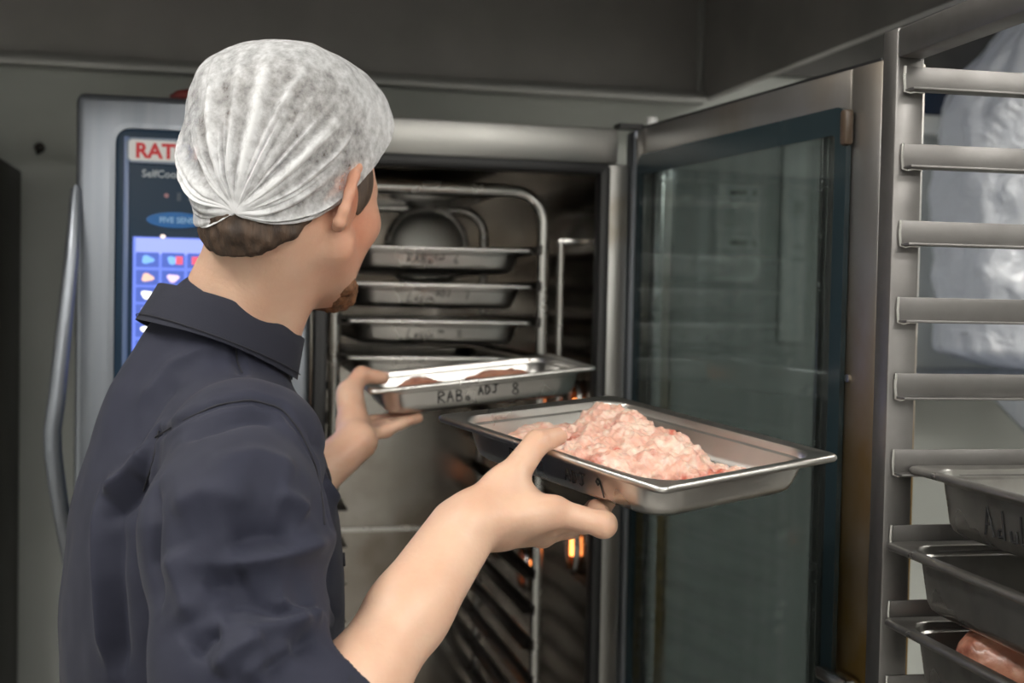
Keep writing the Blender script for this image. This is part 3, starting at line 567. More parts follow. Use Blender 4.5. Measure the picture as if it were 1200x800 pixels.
e = tag(MB().tube([(-0.03, 0.1, 0.006), (-0.018, 0.1, 0.010), (0.0, 0.1, 0.012), (0.018, 0.1, 0.010), (0.03, 0.1, 0.006)], [0.004, 0.0085, 0.010, 0.0085, 0.004], 12).build('cloth_roll', M['darkred']), 'small dark red rolled cloth lying on top of the oven beside the hair net', 'cloth')
q = onfront(206, 112); e.location = ol(q[0] + 0.02, -0.05, TOP + 0.0115); e.rotation_euler = (0, 0, OA)

# ================================================================== PANS
def rloop(hx, hy, r, z, n=8): return [(x, y, z) for x, y in rrect(-hx, hx, -hy, hy, r, n)]
PANS = {}
def pan_mesh(hx, hy, dep, key):
    if key in PANS: return PANS[key]
    W_ = 0.0135; t = 0.016; rr = 0.036
    prof = [(hx - .001, hy - .001, 0.010, -0.0062), (hx, hy, 0.010, -0.0042), (hx, hy, 0.010, -0.0030), (hx - .0005, hy - .0005, 0.010, -0.0015), (hx - .0015, hy - .0015, 0.010, -0.0005), (hx - .0030, hy - .0030, 0.010, 0), (hx - .0045, hy - .0045, 0.011, -0.0004), (hx - .0058, hy - .0058, 0.012, -0.0014),
            (hx - W_ + .002, hy - W_ + .002, rr + .002, -0.0014), (hx - W_, hy - W_, rr, -0.0026), (hx - W_ - .0008, hy - W_ - .0008, rr, -0.005),
            (hx - W_ - .0016, hy - W_ - .0016, rr, -0.0100), (hx - W_ - .0042, hy - W_ - .0042, rr - .002, -0.0120)]
    rb = 0.013
    x1, y1 = hx - W_ - t, hy - W_ - t
    prof += [(x1 + 0.006 + .001, y1 + .007, rr - .003, -dep + rb), (x1 + 0.0035, y1 + .0035, rr - .006, -dep + rb * .45), (x1 - 0.003, y1 - .003, rr - .010, -dep + rb * .1), (x1 - 0.009, y1 - .009, rr - .014, -dep), (x1 - 0.03, y1 - .03, 0.012, -dep), (x1 * .3, y1 * .3, 0.006, -dep)]
    mb = MB(); mb.loft([rloop(*p) for p in prof], False, True)
    me0 = mb.build('steel_pan', None); me = me0.data; bpy.data.objects.remove(me0)
    PANS[key] = me; return me
def pan_wall(hx, hy, dep, side, s, c):     # a point just outside the wall, s along it, c below the rim
    f_ = (c - 0.012) / (dep - 0.012 - 0.013); off = 0.0135 + 0.0042 + 0.0048 * max(0, f_); 
    e_ = 0.0011
    return (s, -(hy - off) - e_, -c) if side == 'y' else (-(hx - off) - e_, -s, -c)
GLY = {'R': [[(0, 0), (0.05, 1), (.5, .95), (.6, .7), (.05, .5), (.65, 0)]], 'A': [[(0, 0), (.3, 1), (.6, 0)], [(.12, .4), (.5, .42)]], 'B': [[(0.05, 0), (.05, 1), (.5, .9), (.45, .6), (.05, .52), (.55, .4), (.5, .05), (.05, 0)]],
       'o': [[(.3, .35), (.08, .25), (.08, .06), (.3, 0), (.45, .15), (.3, .35)]], 'D': [[(.05, 0), (.05, 1), (.5, .8), (.6, .4), (.4, .05), (.05, 0)]], 'J': [[(.1, 1), (.85, .95)], [(.5, .97), (.5, .2), (.3, 0), (.05, .15)]],
       '8': [[(.30, .56), (.50, .72), (.52, .88), (.32, 1), (.12, .9), (.10, .72), (.30, .54), (.56, .34), (.58, .12), (.32, 0), (.06, .12), (.06, .32), (.30, .56)]], '9': [[(.5, .8), (.25, 1), (.05, .75), (.25, .5), (.5, .8), (.6, .3), (.75, -.3)]],
       '6': [[(.5, 1), (.15, .65), (.05, .25), (.3, 0), (.5, .2), (.35, .42), (.08, .3)]], '7': [[(.05, .95), (.55, 1), (.25, 0)], [(.15, .5), (.5, .55)]],
       'L': [[(.35, 1), (.15, .5), (.05, .05), (.3, .0), (.5, .12)]], 'e': [[(.05, .22), (.4, .3), (.3, .45), (.08, .3), (.12, .05), (.45, .05)]], 's': [[(.4, .42), (.1, .35), (.35, .15), (.05, .02)]], 'n': [[(.05, 0), (.08, .4), (.1, .25), (.3, .4), (.4, .3), (.4, .0), (.55, .05)]],
       'd': [[(.4, .35), (.1, .3), (.08, .05), (.4, .1), (.42, 1), (.45, 0)]], 'u': [[(.05, .4), (.08, .05), (.35, .05), (.42, .4), (.45, 0)]], 'l': [[(.2, 1), (.15, .05), (.35, .05)]], 't': [[(.2, .8), (.18, .05), (.4, .05)], [(.02, .5), (.42, .55)]], '(': [[(.35, 1.05), (.1, .5), (.35, -.05)]], ')': [[(.1, 1.05), (.35, .5), (.1, -.05)]], ' ': []}
def handwriting(parent, hx, hy, dep, side, runs, mat, r=0.0009, name='handwriting'):
    mb = MB()
    for text, s0_, c0_, size, slope in runs:
        s = s0_
        for chn in text:
            for st in GLY[chn]:
                pts = []
                for i in range(len(st) - 1):
                    for k in range(3): 
                        u = st[i][0] + (st[i + 1][0] - st[i][0]) * k / 3; v = st[i][1] + (st[i + 1][1] - st[i][1]) * k / 3; pts.append((u, v))
                pts.append(st[-1])
                P = [pan_wall(hx, hy, dep, side, s + u * size * .9, c0_ - v * size - slope * (s - s0_)) for u, v in pts]
                mb.tube(P, r, 5)
            s += size * (0.35 if chn == ' ' else 0.78 if chn not in 'oesnult' else 0.52)
    o = mb.build(name, mat, parent); tag(o, 'black marker handwriting'); return o
def place_pan(hx, hy, dep, mw, label, group, mat='pan', key=None):
    key = key or (hx, hy, dep, mat)
    me = pan_mesh(hx, hy, dep, key)
    o = bpy.data.objects.new('steel_pan', me); COL.objects.link(o)
    if not me.materials: me.materials.append(M[mat])
    md = o.modifiers.new('thickness', 'SOLIDIFY'); md.thickness = 0.0009; md.offset = 0
    o.matrix_world = mw; tag(o, label, 'pan', group); return o
def frame(o, x, y, z): return Matrix(((x[0], y[0], z[0], o[0]), (x[1], y[1], z[1], o[1]), (x[2], y[2], z[2], o[2]), (0, 0, 0, 1)))
def nrm(v): v = np.asarray(v, float); return v / np.linalg.norm(v)

# pan held in the right hand
PA = np.array([0.12698, 1.31858, 1.41314]); E1 = np.array([0.65484, -0.74679, -0.11614]); E2 = np.array([0.75457, 0.65469, 0.04482]); E3 = np.array([0.04257, -0.11698, 0.99222])
def pw(a, b, c): return PA + E1 * a + E2 * b + E3 * c
PD = 0.042
pan_r = place_pan(.1625, .1325, PD, frame(PA, E1, E2, E3), 'shiny steel pan of raw mince held in the right hand, in front', 'small pans carried by the cook')
handwriting(pan_r, .1625, .1325, PD, 'y', [('R', -0.062, 0.029, .013, 0), ('A', -0.045, 0.030, .013, 0), ('ADJ', 0.019, 0.030, .0125, -.02), ('9', 0.062, 0.031, .0135, 0)], M['ink'], 0.0008)
# pan held in the left hand
c0 = at(433, 457, 1.75); c1 = at(706, 428, 1.822); F1 = nrm(c1 - c0); F2 = nrm(np.cross([0, 0, 1.0], F1)); F2 = nrm(F2 + np.array([0, 0, 0.02])); F3 = np.cross(F1, F2)
PB = c0 + F1 * .1625 + F2 * .1325
def lw(a, b, c): return PB + F1 * a + F2 * b + F3 * c
pan_l = place_pan(.1625, .1325, 0.042, frame(PB, F1, F2, F3), 'shiny steel pan in the left hand being slid into the oven', 'small pans carried by the cook')
handwriting(pan_l, .1625, .1325, 0.042, 'y', [('RABo', -0.066, 0.031, .0165, 0.0), ('ADJ', -0.008, 0.0255, .0125, 0.05), ('8', 0.041, 0.030, .0165, 0)], M['ink'], 0.0010)

# ================================================================== OVEN RACK with its pans
SLOT = 0.063; RZ0 = 1.637; RY = 0.165; RX0, RX1 = -0.437, -0.100      # rail clear span
rk = empty('oven_rack', ol(0, 0, 0), OA); tag(rk, 'wheeled steel tube rack standing inside the open oven', 'rack')
def hoop(y, zt, name):
    xa, xb = RX0 - 0.012, RX1 + 0.012; r = 0.055
    pts = [(xa, y, 0.42), (xa, y, zt - r)] + list(arc((xa + r, y, zt - r), (-1, 0, 0), (0, 0, 1), r, 0, math.pi / 2, 6))[1:] + list(arc((xb - r, y, zt - r), (0, 0, 1), (1, 0, 0), r, 0, math.pi / 2, 6)) + [(xb, y, 0.42)]
    MB().tube(pts, 0.0105, 12).build(name, M['tube'], rk)
hoop(RY - 0.02, 1.737, 'front_hoop'); hoop(RY + 0.50, 1.737, 'rear_hoop')
for k in range(19):
    z = RZ0 - 0.0068 - k * SLOT
    for sx, x in ((1, RX0), (-1, RX1)):
        x0, x1 = sorted((x - sx * 0.006, x + sx * 0.014)); v0, v1 = sorted((x - sx * 0.006, x - sx * 0.004))
        MB().box(x0, x1, RY - 0.035, RY + 0.52, z - 0.002, z).box(v0, v1, RY - 0.035, RY + 0.52, z, z + 0.014).build('rail', M['rail'], rk)
MB().box(RX0 - 0.03, RX1 + 0.03, RY - 0.03, RY + 0.51, 0.40, 0.425).build('base_frame', M['tube'], rk, 0.004)
for x in (RX0, RX1):
    for y in (RY, RY + 0.48):
        MB().box(x - .012, x + .012, y - .012, y + .012, CBOT + 0.044, 0.40).build('leg', M['tube'], rk); MB().tube([(x - .012, y, CBOT + 0.028), (x + .012, y, CBOT + 0.028)], 0.022, 14).build('wheel', M['black'], rk)
txt = {0: [('RABo', -0.055, 0.028, .015, 0), ('(o)', -0.008, .022, .010, 0), ('6', 0.026, 0.028, .015, 0)], 1: [('Lessn', -0.055, 0.032, .017, 0), ('ADJ', -0.004, .022, .011, 0), ('7', 0.046, 0.027, .015, 0)], 2: [('Lessn', -0.055, 0.032, .017, 0), ('no', 0.0, .022, .011, 0), ('8', 0.034, 0.030, .014, 0)], 3: [('Lesso', -0.055, 0.032, .015, 0)]}
names = ['topmost of the steel pans stacked in the oven rack', 'second steel pan from the top in the oven rack', 'third steel pan from the top in the oven rack', 'fourth steel pan in the oven rack, just above the held pan']
for k in range(4):
    z = RZ0 - k * SLOT; xm = (RX0 + RX1) / 2
    p_ = place_pan(.1625, .2625, 0.042, Matrix.Translation(Vector(ol(xm, RY + 0.2425, z))) @ Matrix.Rotation(OA, 4, 'Z'), names[k], 'full-size pans in the oven rack', 'pan', 'GN11')
    handwriting(p_, .1625, .2625, 0.042, 'y', txt[k], M['inkfaint'], 0.0009)

# ================================================================== TRAY RACK at the right
RA = math.radians(11.0); RP = at(1049, 400, 1.28); TR = empty('tray_rack', (RP[0], RP[1], 0), RA); tag(TR, 'tall stainless steel tray rack with welded rails at the right edge', 'rack')
ts = 0.030; RW = 0.3805; RL = 0.62; RT = at(1056, 36, 1.28)[2]
def rw(x, y, z): c_, s_ = math.cos(RA), math.sin(RA); return np.array([RP[0] + c_ * x - s_ * y, RP[1] + s_ * x + c_ * y, z])
for x in (0, RL - ts):
    for y in (0, -RW - ts): MB().box(x - ts / 2, x + ts / 2, y - ts / 2, y + ts / 2, 0.13, RT).build('upright', M['rack'], TR, 0.0025)
    MB().box(x - ts / 2 + .001, x + ts / 2 - .001, -RW - ts / 2, -ts / 2, RT - 0.030, RT - 0.001).build('top_bar', M['rack'], TR, 0.0025)
    MB().box(x - ts / 2 + .001, x + ts / 2 - .001, -RW - ts / 2, -ts / 2, 0.16, 0.19).build('bottom_bar', M['rack'], TR, 0.0025)
for y in (0, -RW - ts):
    MB().box(ts / 2, RL - 1.5 * ts, y - ts / 2 + .001, y + ts / 2 - .001, 0.16, 0.19).build('bottom_bar', M['rack'], TR, 0.0025)
    for x in (0, RL - ts):
        cst = MB().box(x - .015, x + .015, y - .012, y + .012, 0.10, 0.13).build('castor', M['rack'], TR, 0.003); MB().tube([(x - .012, y, 0.05), (x + .012, y, 0.05)], 0.05, 18).build('wheel', M['black'], cst)
RUNG0 = at(1060, 93, 1.265)[2]; RPITCH = (at(1060, 93, 1.265)[2] - at(1060, 541, 1.265)[2]) / 5.0
railz = []
for k in range(17):
    z = RUNG0 - k * RPITCH; railz.append(z - 0.0125)
    if z < 0.25: break
    for y, sy in ((-ts / 2, -1), (-RW - ts / 2, 1)):
        mb = MB(); h2 = 0.0125; x0, x1 = -ts / 2 + 0.008, RL - ts / 2 - .008
        v0, v1 = sorted((y, y + sy * 0.0025)); f0, f1 = sorted((y, y + sy * 0.020))
        mb.box(x0, x1, v0, v1, z - h2, z + h2); mb.box(x0, x1, f0, f1, z - h2, z - h2 + 0.0025)
        r_ = mb.build('rail', M['rack'], TR, 0.0006)
        if sy == -1: MB().tube([(x0, y - 0.002, z + h2), (x0 - .001, y - 0.0028, z), (x0, y - .003, z - h2), (x0 + .004, y - .005, z - h2 - .001), (x0 + .012, y - .003, z - h2 + .0005), (x0 + .02, y - .002, z - h2)], 0.0016, 6).build('weld', M['tube'], r_)
# pans on the rails (65 mm deep)
rp = []
for k, lab in ((5, 'deep steel pan marked in pen on the right tray rack, uppermost there'), (6, 'worn deep steel pan in the middle of the right tray rack'), (7, 'worn deep steel pan with cooked meat on the right tray rack, lowest in view')):
    z = railz[k] + 0.0025 + 0.0066; hx, hy = .265, .1625 + 0.0
    ctr = rw(-ts / 2 + [0.02, -0.001, -0.001][k - 5] + hx, -(RW + ts) / 2, z)
    hy = RW / 2 - 0.0047
    o = place_pan(hx, hy, 0.062, Matrix.Translation(Vector(ctr)) @ Matrix.Rotation(RA, 4, 'Z'), lab, 'deep pans on the tray rack', 'panold', 'DEEP')
    rp.append((o, ctr, hx, hy))
o, ctr, hx, hy = rp[0]; handwriting(o, hx, hy, 0.062, 'x', [('Adult', -0.075, 0.048, .026, 0.0)], M['ink'], 0.0013)

# ================================================================== MEAT
def meat(name, lumps, mw, h, amp, mat, scale=60, k=0.012):
    f = Field()
    for c, r in lumps: f.ell(c, np.eye(3), r, k)
    cs = np.array([l[0] for l in lumps]); rs = np.array([l[1] for l in lumps])
    V, F = f.mesh((cs - rs).min(0) - 0.01, (cs + rs).max(0) + 0.01, h); V = relax(V, F, 1)
    N = vnormals(V, F); d = fbm(V, scale, 3.1, 4) * amp + fbm(V, scale * 3, 9.0, 2) * amp * .45; V = V + N * d[:, None]
    return f, V, F
def pan_content(name, lumps, mw, floor_z, h, amp, mat, label, cat, group=None, scale=60, k=0.012):
    f, V, F = meat(name, lumps, mw, h, amp, mat, scale, k); V[:, 2] = np.maximum(V[:, 2], floor_z)
    V[:, 2] -= floor_z; me = np_mesh(name, V, F); o = link(name, me, mat); o.matrix_world = mw @ Matrix.Translation((0, 0, floor_z)); tag(o, label, cat, group); return o
fl = -PD + 0.0012
pan_content('minced_meat', [((-0.045, 0.0, -0.026), (0.05, 0.05, 0.030)), ((-0.055, 0.018, -0.006), (0.030, 0.028, 0.024)), ((-0.025, 0.015, -0.010), (0.034, 0.034, 0.024)), ((0.015, 0.012, -0.020), (0.045, 0.045, 0.026)), ((0.05, 0.005, -0.026), (0.04, 0.045, 0.022)), ((-0.01, -0.04, -0.028), (0.075, 0.045, 0.022)), ((0.085, 0.02, -0.032), (0.035, 0.045, 0.014)), ((0.105, 0.045, -0.034), (0.02, 0.025, 0.012))],
            frame(PA, E1, E2, E3), fl, 0.0017, 0.0060, M['meat'], 'heaped mound of pale pink raw mince in the front pan', 'mince', 'raw mince in the front pan', 55)
pan_content('minced_meat', [((-0.105, -0.03, -0.030), (0.028, 0.055, 0.020)), ((-0.10, 0.03, -0.032), (0.026, 0.04, 0.018))], frame(PA, E1, E2, E3), fl, 0.002, 0.0035, M['meat'], 'smaller flat lump of raw mince at the left end of the front pan', 'mince', 'raw mince in the front pan', 55)
pan_content('minced_meat', [((-0.07, 0.02, -0.030), (0.045, 0.05, 0.024)), ((0.05, 0.03, -0.030), (0.06, 0.05, 0.024))], frame(PB, F1, F2, F3), -0.042 + .0012, 0.003, 0.003, M['meatdark'], 'brownish meat lying in the pan held in the left hand', 'meat', None, 40)
o, ctr, hx, hy = rp[2]; mw = Matrix.Translation(Vector(ctr)) @ Matrix.Rotation(RA, 4, 'Z')
pan_content('meat_roll', [((-0.195, 0.095, -0.024), (0.036, 0.038, 0.036)), ((-0.155, 0.05, -0.024), (0.050, 0.046, 0.036)), ((-0.11, 0.0, -0.026), (0.05, 0.046, 0.034))], mw, -0.062 + .0012, 0.0025, 0.002, M['meatdark'], 'mottled roll of meat in the lowest rack pan, at its left end', 'meat', 'meat in the lowest rack pan', 30, 0.03)
pan_content('meat_roll', [((-0.065, 0.11, -0.026), (0.045, 0.04, 0.034)), ((-0.01, 0.07, -0.028), (0.055, 0.045, 0.032))], mw, -0.062 + .0012, 0.0025, 0.002, M['meatdark'], 'second roll of meat in the lowest rack pan, further right', 'meat', 'meat in the lowest rack pan', 30, 0.03)

# ================================================================== SHELF and PLASTIC BAG on the back wall
sp = lo_(at(1080, 437, 2.80)); sh = empty('wall_shelf', ol(sp[0] - 0.02, WALLY, sp[2]), OA); tag(sh, 'stainless steel wall shelf behind the tray rack under the plastic bag', 'shelf')
MB().box(-0.02, 1.1, -0.34, -0.001, -0.02, 0.0).build('shelf_board', M['steel'], sh, 0.003)
gq = [lo_(at(px_, py_, 2.80)) - np.array([sp[0] - .02, WALLY, sp[2]]) for px_, py_ in ((1146, 466), (1200, 516), (1262, 572))]
MB().loft([[(q[0], -0.335, q[2]) for q in gq] + [(gq[2][0], -0.335, -.02), (gq[0][0] - .02, -0.335, -.02)], [(q[0], -0.325, q[2]) for q in gq] + [(gq[2][0], -0.325, -.02), (gq[0][0] - .02, -0.325, -.02)]]).build('gusset_plate', M['steel'], sh, 0.001)
for x in (0.62, 1.0):
    MB().box(x - .012, x + .012, -0.012, -0.001, -0.30, -0.02).box(x - .012, x + .012, -0.30, -0.012, -0.034, -0.02).build('bracket', M['steel'], sh)
    MB().loft([[(x - .012, -0.30, -0.034), (x + .012, -0.30, -0.034), (x + .012, -0.28, -0.034), (x - .012, -0.28, -0.034)], [(x - .012, -0.012, -0.30), (x + .012, -0.012, -0.30), (x + .012, -0.012, -0.27), (x - .012, -0.012, -0.27)]]).build('brace', M['steel'], sh)
nu, nv = 96, 110; V = []; F = []
bx, by, bh = 0.30, 0.14, 0.90
for j in range(nv + 1):
    v = j / nv; z = bh * v
    prof_ = min(1.0, (v / 0.05) ** 0.5) if v < 0.05 else (1.0 if v < 0.58 else 1.0 - 0.92 * ((v - 0.58) / 0.42) ** 1.7)
    lean = 0.035 * math.sin(v * 2.2) - (0.05 if v < 0.3 else 0.05 - 0.1 * min(1, (v - .3) / .2)) * 0
    narrow = 1.0 - 0.12 * max(0, (0.45 - v) / 0.45)
    for i in range(nu):
        a_ = 2 * math.pi * i / nu; cx, cy = math.cos(a_), math.sin(a_)
        sx = abs(cx) ** 0.75 * (1 if cx > 0 else -1); sy = abs(cy) ** 0.75 * (1 if cy > 0 else -1)
        x, y = bx * prof_ * narrow * sx, by * prof_ * sy
        p = Vector((cx * 1.6, cy * 1.6, z * 5)); d = 0.020 * mnoise.ridged_multi_fractal(p, 0.9, 2.1, 3, 1.0, 2.0) - 0.02 + 0.012 * mnoise.noise(Vector((a_ * 5, z * 3, 1.0))) + 0.02 * mnoise.noise(Vector((cx * 2, cy * 2, z * 4)))
        V.append((x + cx * d + lean, y + cy * d * .7, z + (0.02 * mnoise.noise(p * 1.3) if 0.1 < v else 0)))
for j in range(nv):
    for i in range(nu): k = (i + 1) % nu; F.append((j * nu + i, j * nu + k, (j + 1) * nu + k, (j + 1) * nu + i))
me = bpy.data.meshes.new('plastic_bag'); me.from_pydata(V, [], F + [tuple(range(nu - 1, -1, -1)), tuple(nv * nu + i for i in range(nu))]); me.update(); me.shade_smooth()
bg = link('plastic_bag', me, M['bag']); tag(bg, 'big crumpled clear plastic bag on the shelf behind the tray rack', 'bag')
bp_ = lo_(at(1096, 300, 2.86)); bg.location = ol(bp_[0] + 0.29, WALLY - 0.20, sp[2] + 0.002); bg.rotation_euler = (0, 0, OA)
bag_top = 0

# ================================================================== PERSON
def basis(yaw, pitch):       # yaw from +Y towards +X, pitch > 0 looks down
    f = np.array([math.sin(yaw) * math.cos(pitch), math.cos(yaw) * math.cos(pitch), -math.sin(pitch)]); r = np.array([math.cos(yaw), -math.sin(yaw), 0]); return f, r, np.cross(r, f)
HF, HR, HU = basis(math.radians(26), math.radians(9)); HC = np.array([-0.232, 1.3225, 1.648])
def hd_(f, r, u): return HC + HF * f + HR * r + HU * u
HA = np.array([HF, HR, HU])
TF, TRt, TU = basis(math.radians(72), 0.0); TA = np.array([TF, TRt, TU])
NB = np.array([-0.295, 1.36, 1.49])
S_R = np.array([-0.240, 1.165, 1.412]); E_R = at(366, 885, 1.0); W_R = at(541, 622, 1.15)
S_L = np.array([-0.335, 1.53, 1.43]); E_L = np.array([-0.40, 1.56, 1.17]); W_L = lw(-.192, -.178, -.062)
HIP = np.array([-0.32, 1.37, 0.94])

# --- right hand joints
RH = {'index': [pw(.058, -.160, -.045), pw(.089, -.126, -.0540), pw(.067, -.108, -.0540), pw(.048, -.096, -.0520)],
      'middle': [pw(.043, -.149, -.060), pw(.054, -.108, -.0625), pw(.046, -.086, -.057), pw(.040, -.070, -.052)],
      'ring': [pw(.030, -.140, -.073), pw(.038, -.100, -.070), pw(.034, -.078, -.062), pw(.031, -.063, -.055)],
      'little': [pw(.014, -.132, -.084), pw(.022, -.103, -.080), pw(.021, -.085, -.071), pw(.020, -.073, -.061)]}
RT_ = [at(558, 600, 1.160), at(597, 562, 1.188), at(629, 519, 1.216), pw(.006, -.112, .0105)]
LH = {'index': [lw(-.186, -.075, -.050), lw(-.150, -.060, -.056), lw(-.126, -.056, -.0525), lw(-.104, -.055, -.0505)],
      'middle': [lw(-.184, -.092, -.058), lw(-.146, -.078, -.060), lw(-.118, -.074, -.054), lw(-.094, -.072, -.0510)],
      'ring': [lw(-.180, -.108, -.062), lw(-.143, -.095, -.062), lw(-.116, -.091, -.055), lw(-.093, -.089, -.0512)],
      'little': [lw(-.174, -.122, -.064), lw(-.143, -.110, -.062), lw(-.122, -.107, -.055), lw(-.105, -.105, -.0510)]}
LT_ = [lw(-.190, -.140, -.040), lw(-.188, -.105, -.002), lw(-.168, -.092, .018), lw(-.138, -.088, .0105)]
RAD = {'index': (.0130, .0116, .0096, .0080), 'middle': (.0120, .0102, .0088, .0076), 'ring': (.0114, .0096, .0083, .0072), 'little': (.0104, .0086, .0074, .0064)}
def add_hand(f, W, H, TH, E):
    d = nrm(W - E); mid = (H['index'][0] + H['little'][0]) / 2; across = nrm(H['little'][0] - H['index'][0])
    for n_, pts in H.items():
        base = W + across * {'index': -.016, 'middle': -.006, 'ring': .005, 'little': .014}[n_] + nrm(pts[0] - W) * .012
        f.cone(base, pts[0], .0150 if n_ != 'little' else .0135, RAD[n_][0], .014)
    for n_, pts in H.items():
        r_ = RAD[n_]
        for i in range(3): f.cone(pts[i], pts[i + 1], r_[i], r_[i + 1], .0045)
        f.cone(pts[1], pts[1] + 1e-4, r_[1] * 1.06, r_[1] * 1.06, .004)
        f.cone(pts[0], pts[0] + 1e-4, r_[0] * 1.08, r_[0] * 1.08, .006)
    f.cone(W + (TH[0] - W) * .2, TH[0], .018, .0185, .015); f.cone(TH[0], TH[1], .0190, .0155, .014); f.cone(TH[1], TH[2], .0152, .0122, .005); f.cone(TH[2], TH[3], .0124, .0092, .004)
    f.cone(TH[1] * .75 + TH[0] * .25, H['index'][0] * .8 + W * .2, .012, .011, .020)
    # thenar and palm heel
    f.cone((W * .5 + mid * .5), TH[1] * .5 + mid * .5, .014, .012, .02)
body = Field()
# torso, kept inside the jacket
body.chain([HIP, HIP + np.array([0, 0, .15]), NB + np.array([-.02, 0, -.24]), NB + np.array([-.01, 0, -.10])], [.10, .095, .105, .060], .04)
for s_ in (S_R, S_L): body.cone(NB + np.array([-.015, 0, -.10]), s_, .045, .045, .03)
# neck and head
body.chain([NB + np.array([0, 0, -.03]), NB + np.array([.008, -.002, .045]), hd_(-.030, 0, -.020), hd_(-.02, 0, .02)], [.056, .0555, .0545, .055], .03)
body.cone(NB + np.array([0, 0, -.01]) - TF * .02 + TRt * .018, hd_(-.02, .04, -.03), .030, .022, .03)      # neck muscle
body.cone(NB + np.array([0, 0, -.01]) + TF * .03 + TRt * .01, hd_(.0, .055, -.035), .022, .014, .02)
body.ell(hd_(-.012, 0, .045), HA, (.096, .077, .088), .02)
body.ell(hd_(.045, 0, .0), HA, (.058, .066, .075), .03)
body.ell(hd_(.042, 0, -.046), HA, (.044, .054, .046), .03)
body.ell(hd_(.068, 0, -.074), HA, (.020, .025, .020), .025)
for s in (-1, 1):
    body.cone(hd_(.005, s * .062, -.050), hd_(.062, s * .022, -.082), .014, .013, .025)       # jaw line
    body.ell(hd_(.066, s * .044, -.012), HA, (.022, .020, .017), .02)                           # cheekbone
    body.cone(hd_(.088, s * .014, .026), hd_(.078, s * .042, .028), .008, .005, .02)           # brow
    body.ell(hd_(.086, s * .032, .008), HA, (.012, .017, .011), .008, True)                     # eye socket
    body.ell(hd_(.080, s * .032, .008), HA, (.0145, .0150, .0125), .004)
body.chain([hd_(.090, 0, .018), hd_(.104, 0, -.008), hd_(.112, 0, -.026)], [.008, .0085, .0105], .012)
for s in (-1, 1): body.ell(hd_(.100, s * .011, -.030), HA, (.011, .008, .007), .006)
body.ell(hd_(.089, 0, -.055), HA, (.010, .024, .006), .006); body.ell(hd_(.088, 0, -.066), HA, (.010, .021, .006), .006); body.ell(hd_(.099, 0, -.0605), HA, (.008, .024, .0014), .002, True)
# ears
for s in (-1, 1):
    ec = hd_(-.006, s * .074, -.004); dd = nrm(-HF * .78 + HR * s * .62); tt = nrm(np.cross(dd, HU)); es = 1.0 if s > 0 else .6
    pts = [ec + HU * (.033 * math.sin(t) + .002) * es + dd * (.013 + .018 * math.cos(t)) * es + HF * .012 * math.sin(t) for t in np.radians([-95, -65, -35, 0, 35, 65, 95, 120])]
    body.chain(pts, [.0062, .0058, .0046, .0042, .0042, .0044, .0044, .004], .005)
    body.ell(ec + dd * .010, np.array([HU, dd, np.cross(HU, dd)]), (.029 * es, .020 * es, .0042), .008)
    body.ell(ec + dd * .002, HA, (.016, .008, .024), .010)
# arms and hands
def arm(f, S, mid, E, W):
    f.chain([S, mid, E], [.040, .030, .034], .03); d_ = nrm(W - E)
    f.chain([E, E + (W - E) * .28, E + (W - E) * .62, W], [.0365, .0385, .0325, .0250], .012)
arm(body, S_R, at(283, 700, 1.055), E_R, W_R); arm(body, S_L, (S_L + E_L) / 2, E_L, W_L)
sd = nrm(np.cross(nrm(W_R - E_R), E3))
for s in (-1, 1): body.cone(W_R + sd * s * .008 - nrm(W_R - E_R) * .10, W_R + sd * s * .0125 + nrm(W_R - E_R) * .006, .024, .0185, .02)
body.ell(at(549, 612, 1.135), np.eye(3), (.009, .009, .009), .02)
sd = nrm(np.cross(nrm(W_L - E_L), F3))
for s in (-1, 1): body.cone(W_L + sd * s * .013 - nrm(W_L - E_L) * .03, W_L + sd * s * .013 + nrm(W_L - E_L) * .006, .0175, .0175, .015)
add_hand(body, W_R, RH, RT_, E_R); add_hand(body, W_L, LH, LT_, E_L)
# legs
def legpts(s): h = HIP + TRt * .095 * s; return [h + np.array([0, 0, -.04]), h + TF * .02 + np.array([0, 0, -.46]), h - TF * .02 + np.array([0, 0, -.84])]
for s in (-1, 1): body.chain(legpts(s), [.085, .055, .04], .04); q = legpts(s)[2]; body.cone(q + np.array([0, 0, -.05]), q + TF * .13 + np.array([0, 0, -.065]), .034, .026, .03)
V, F = body.mesh((-0.62, 0.86, 0.0), (0.18, 1.86, 1.86), 0.0023)
V = relax(V, F, 2, .4)
BASE = np.array([HIP[0], HIP[1], 0.0])
blush = np.zeros(len(V))
def bl(c, r, a): global blush; blush = np.maximum(blush, a * np.exp(-(np.linalg.norm(V - c, axis=1) / r) ** 2))
bl(hd_(-.010, .085, 0), .042, .85); bl(hd_(.035, .065, -.025), .055, .70); bl(hd_(.06, .03, -.08), .05, .4); bl(hd_(.02, .06, -.07), .04, .35)
for H in (RH, LH):
    for pts in H.values(): bl(pts[1], .012, .35); bl(pts[3], .012, .45); bl(pts[0], .014, .28)
bl(RT_[3], .015, .4); bl(RT_[2], .016, .2); bl(LT_[2], .03, .4); bl(W_L, .05, .25); bl(LT_[0], .03, .3)
me = np_mesh('person', V - BASE, F); at_ = me.attributes.new('blush', 'FLOAT', 'POINT'); at_.data.foreach_set('value', blush.astype(np.float32))
person = link('person', me, M['skin']); person.location = BASE; tag(person, 'person in dark chef jacket and white hair net holding two steel pans at the oven', 'person')
def wear(name, me, mat, label=None, parent=None):
    o = link(name, me, mat, parent or person)
    if label: tag(o, label)
    return o
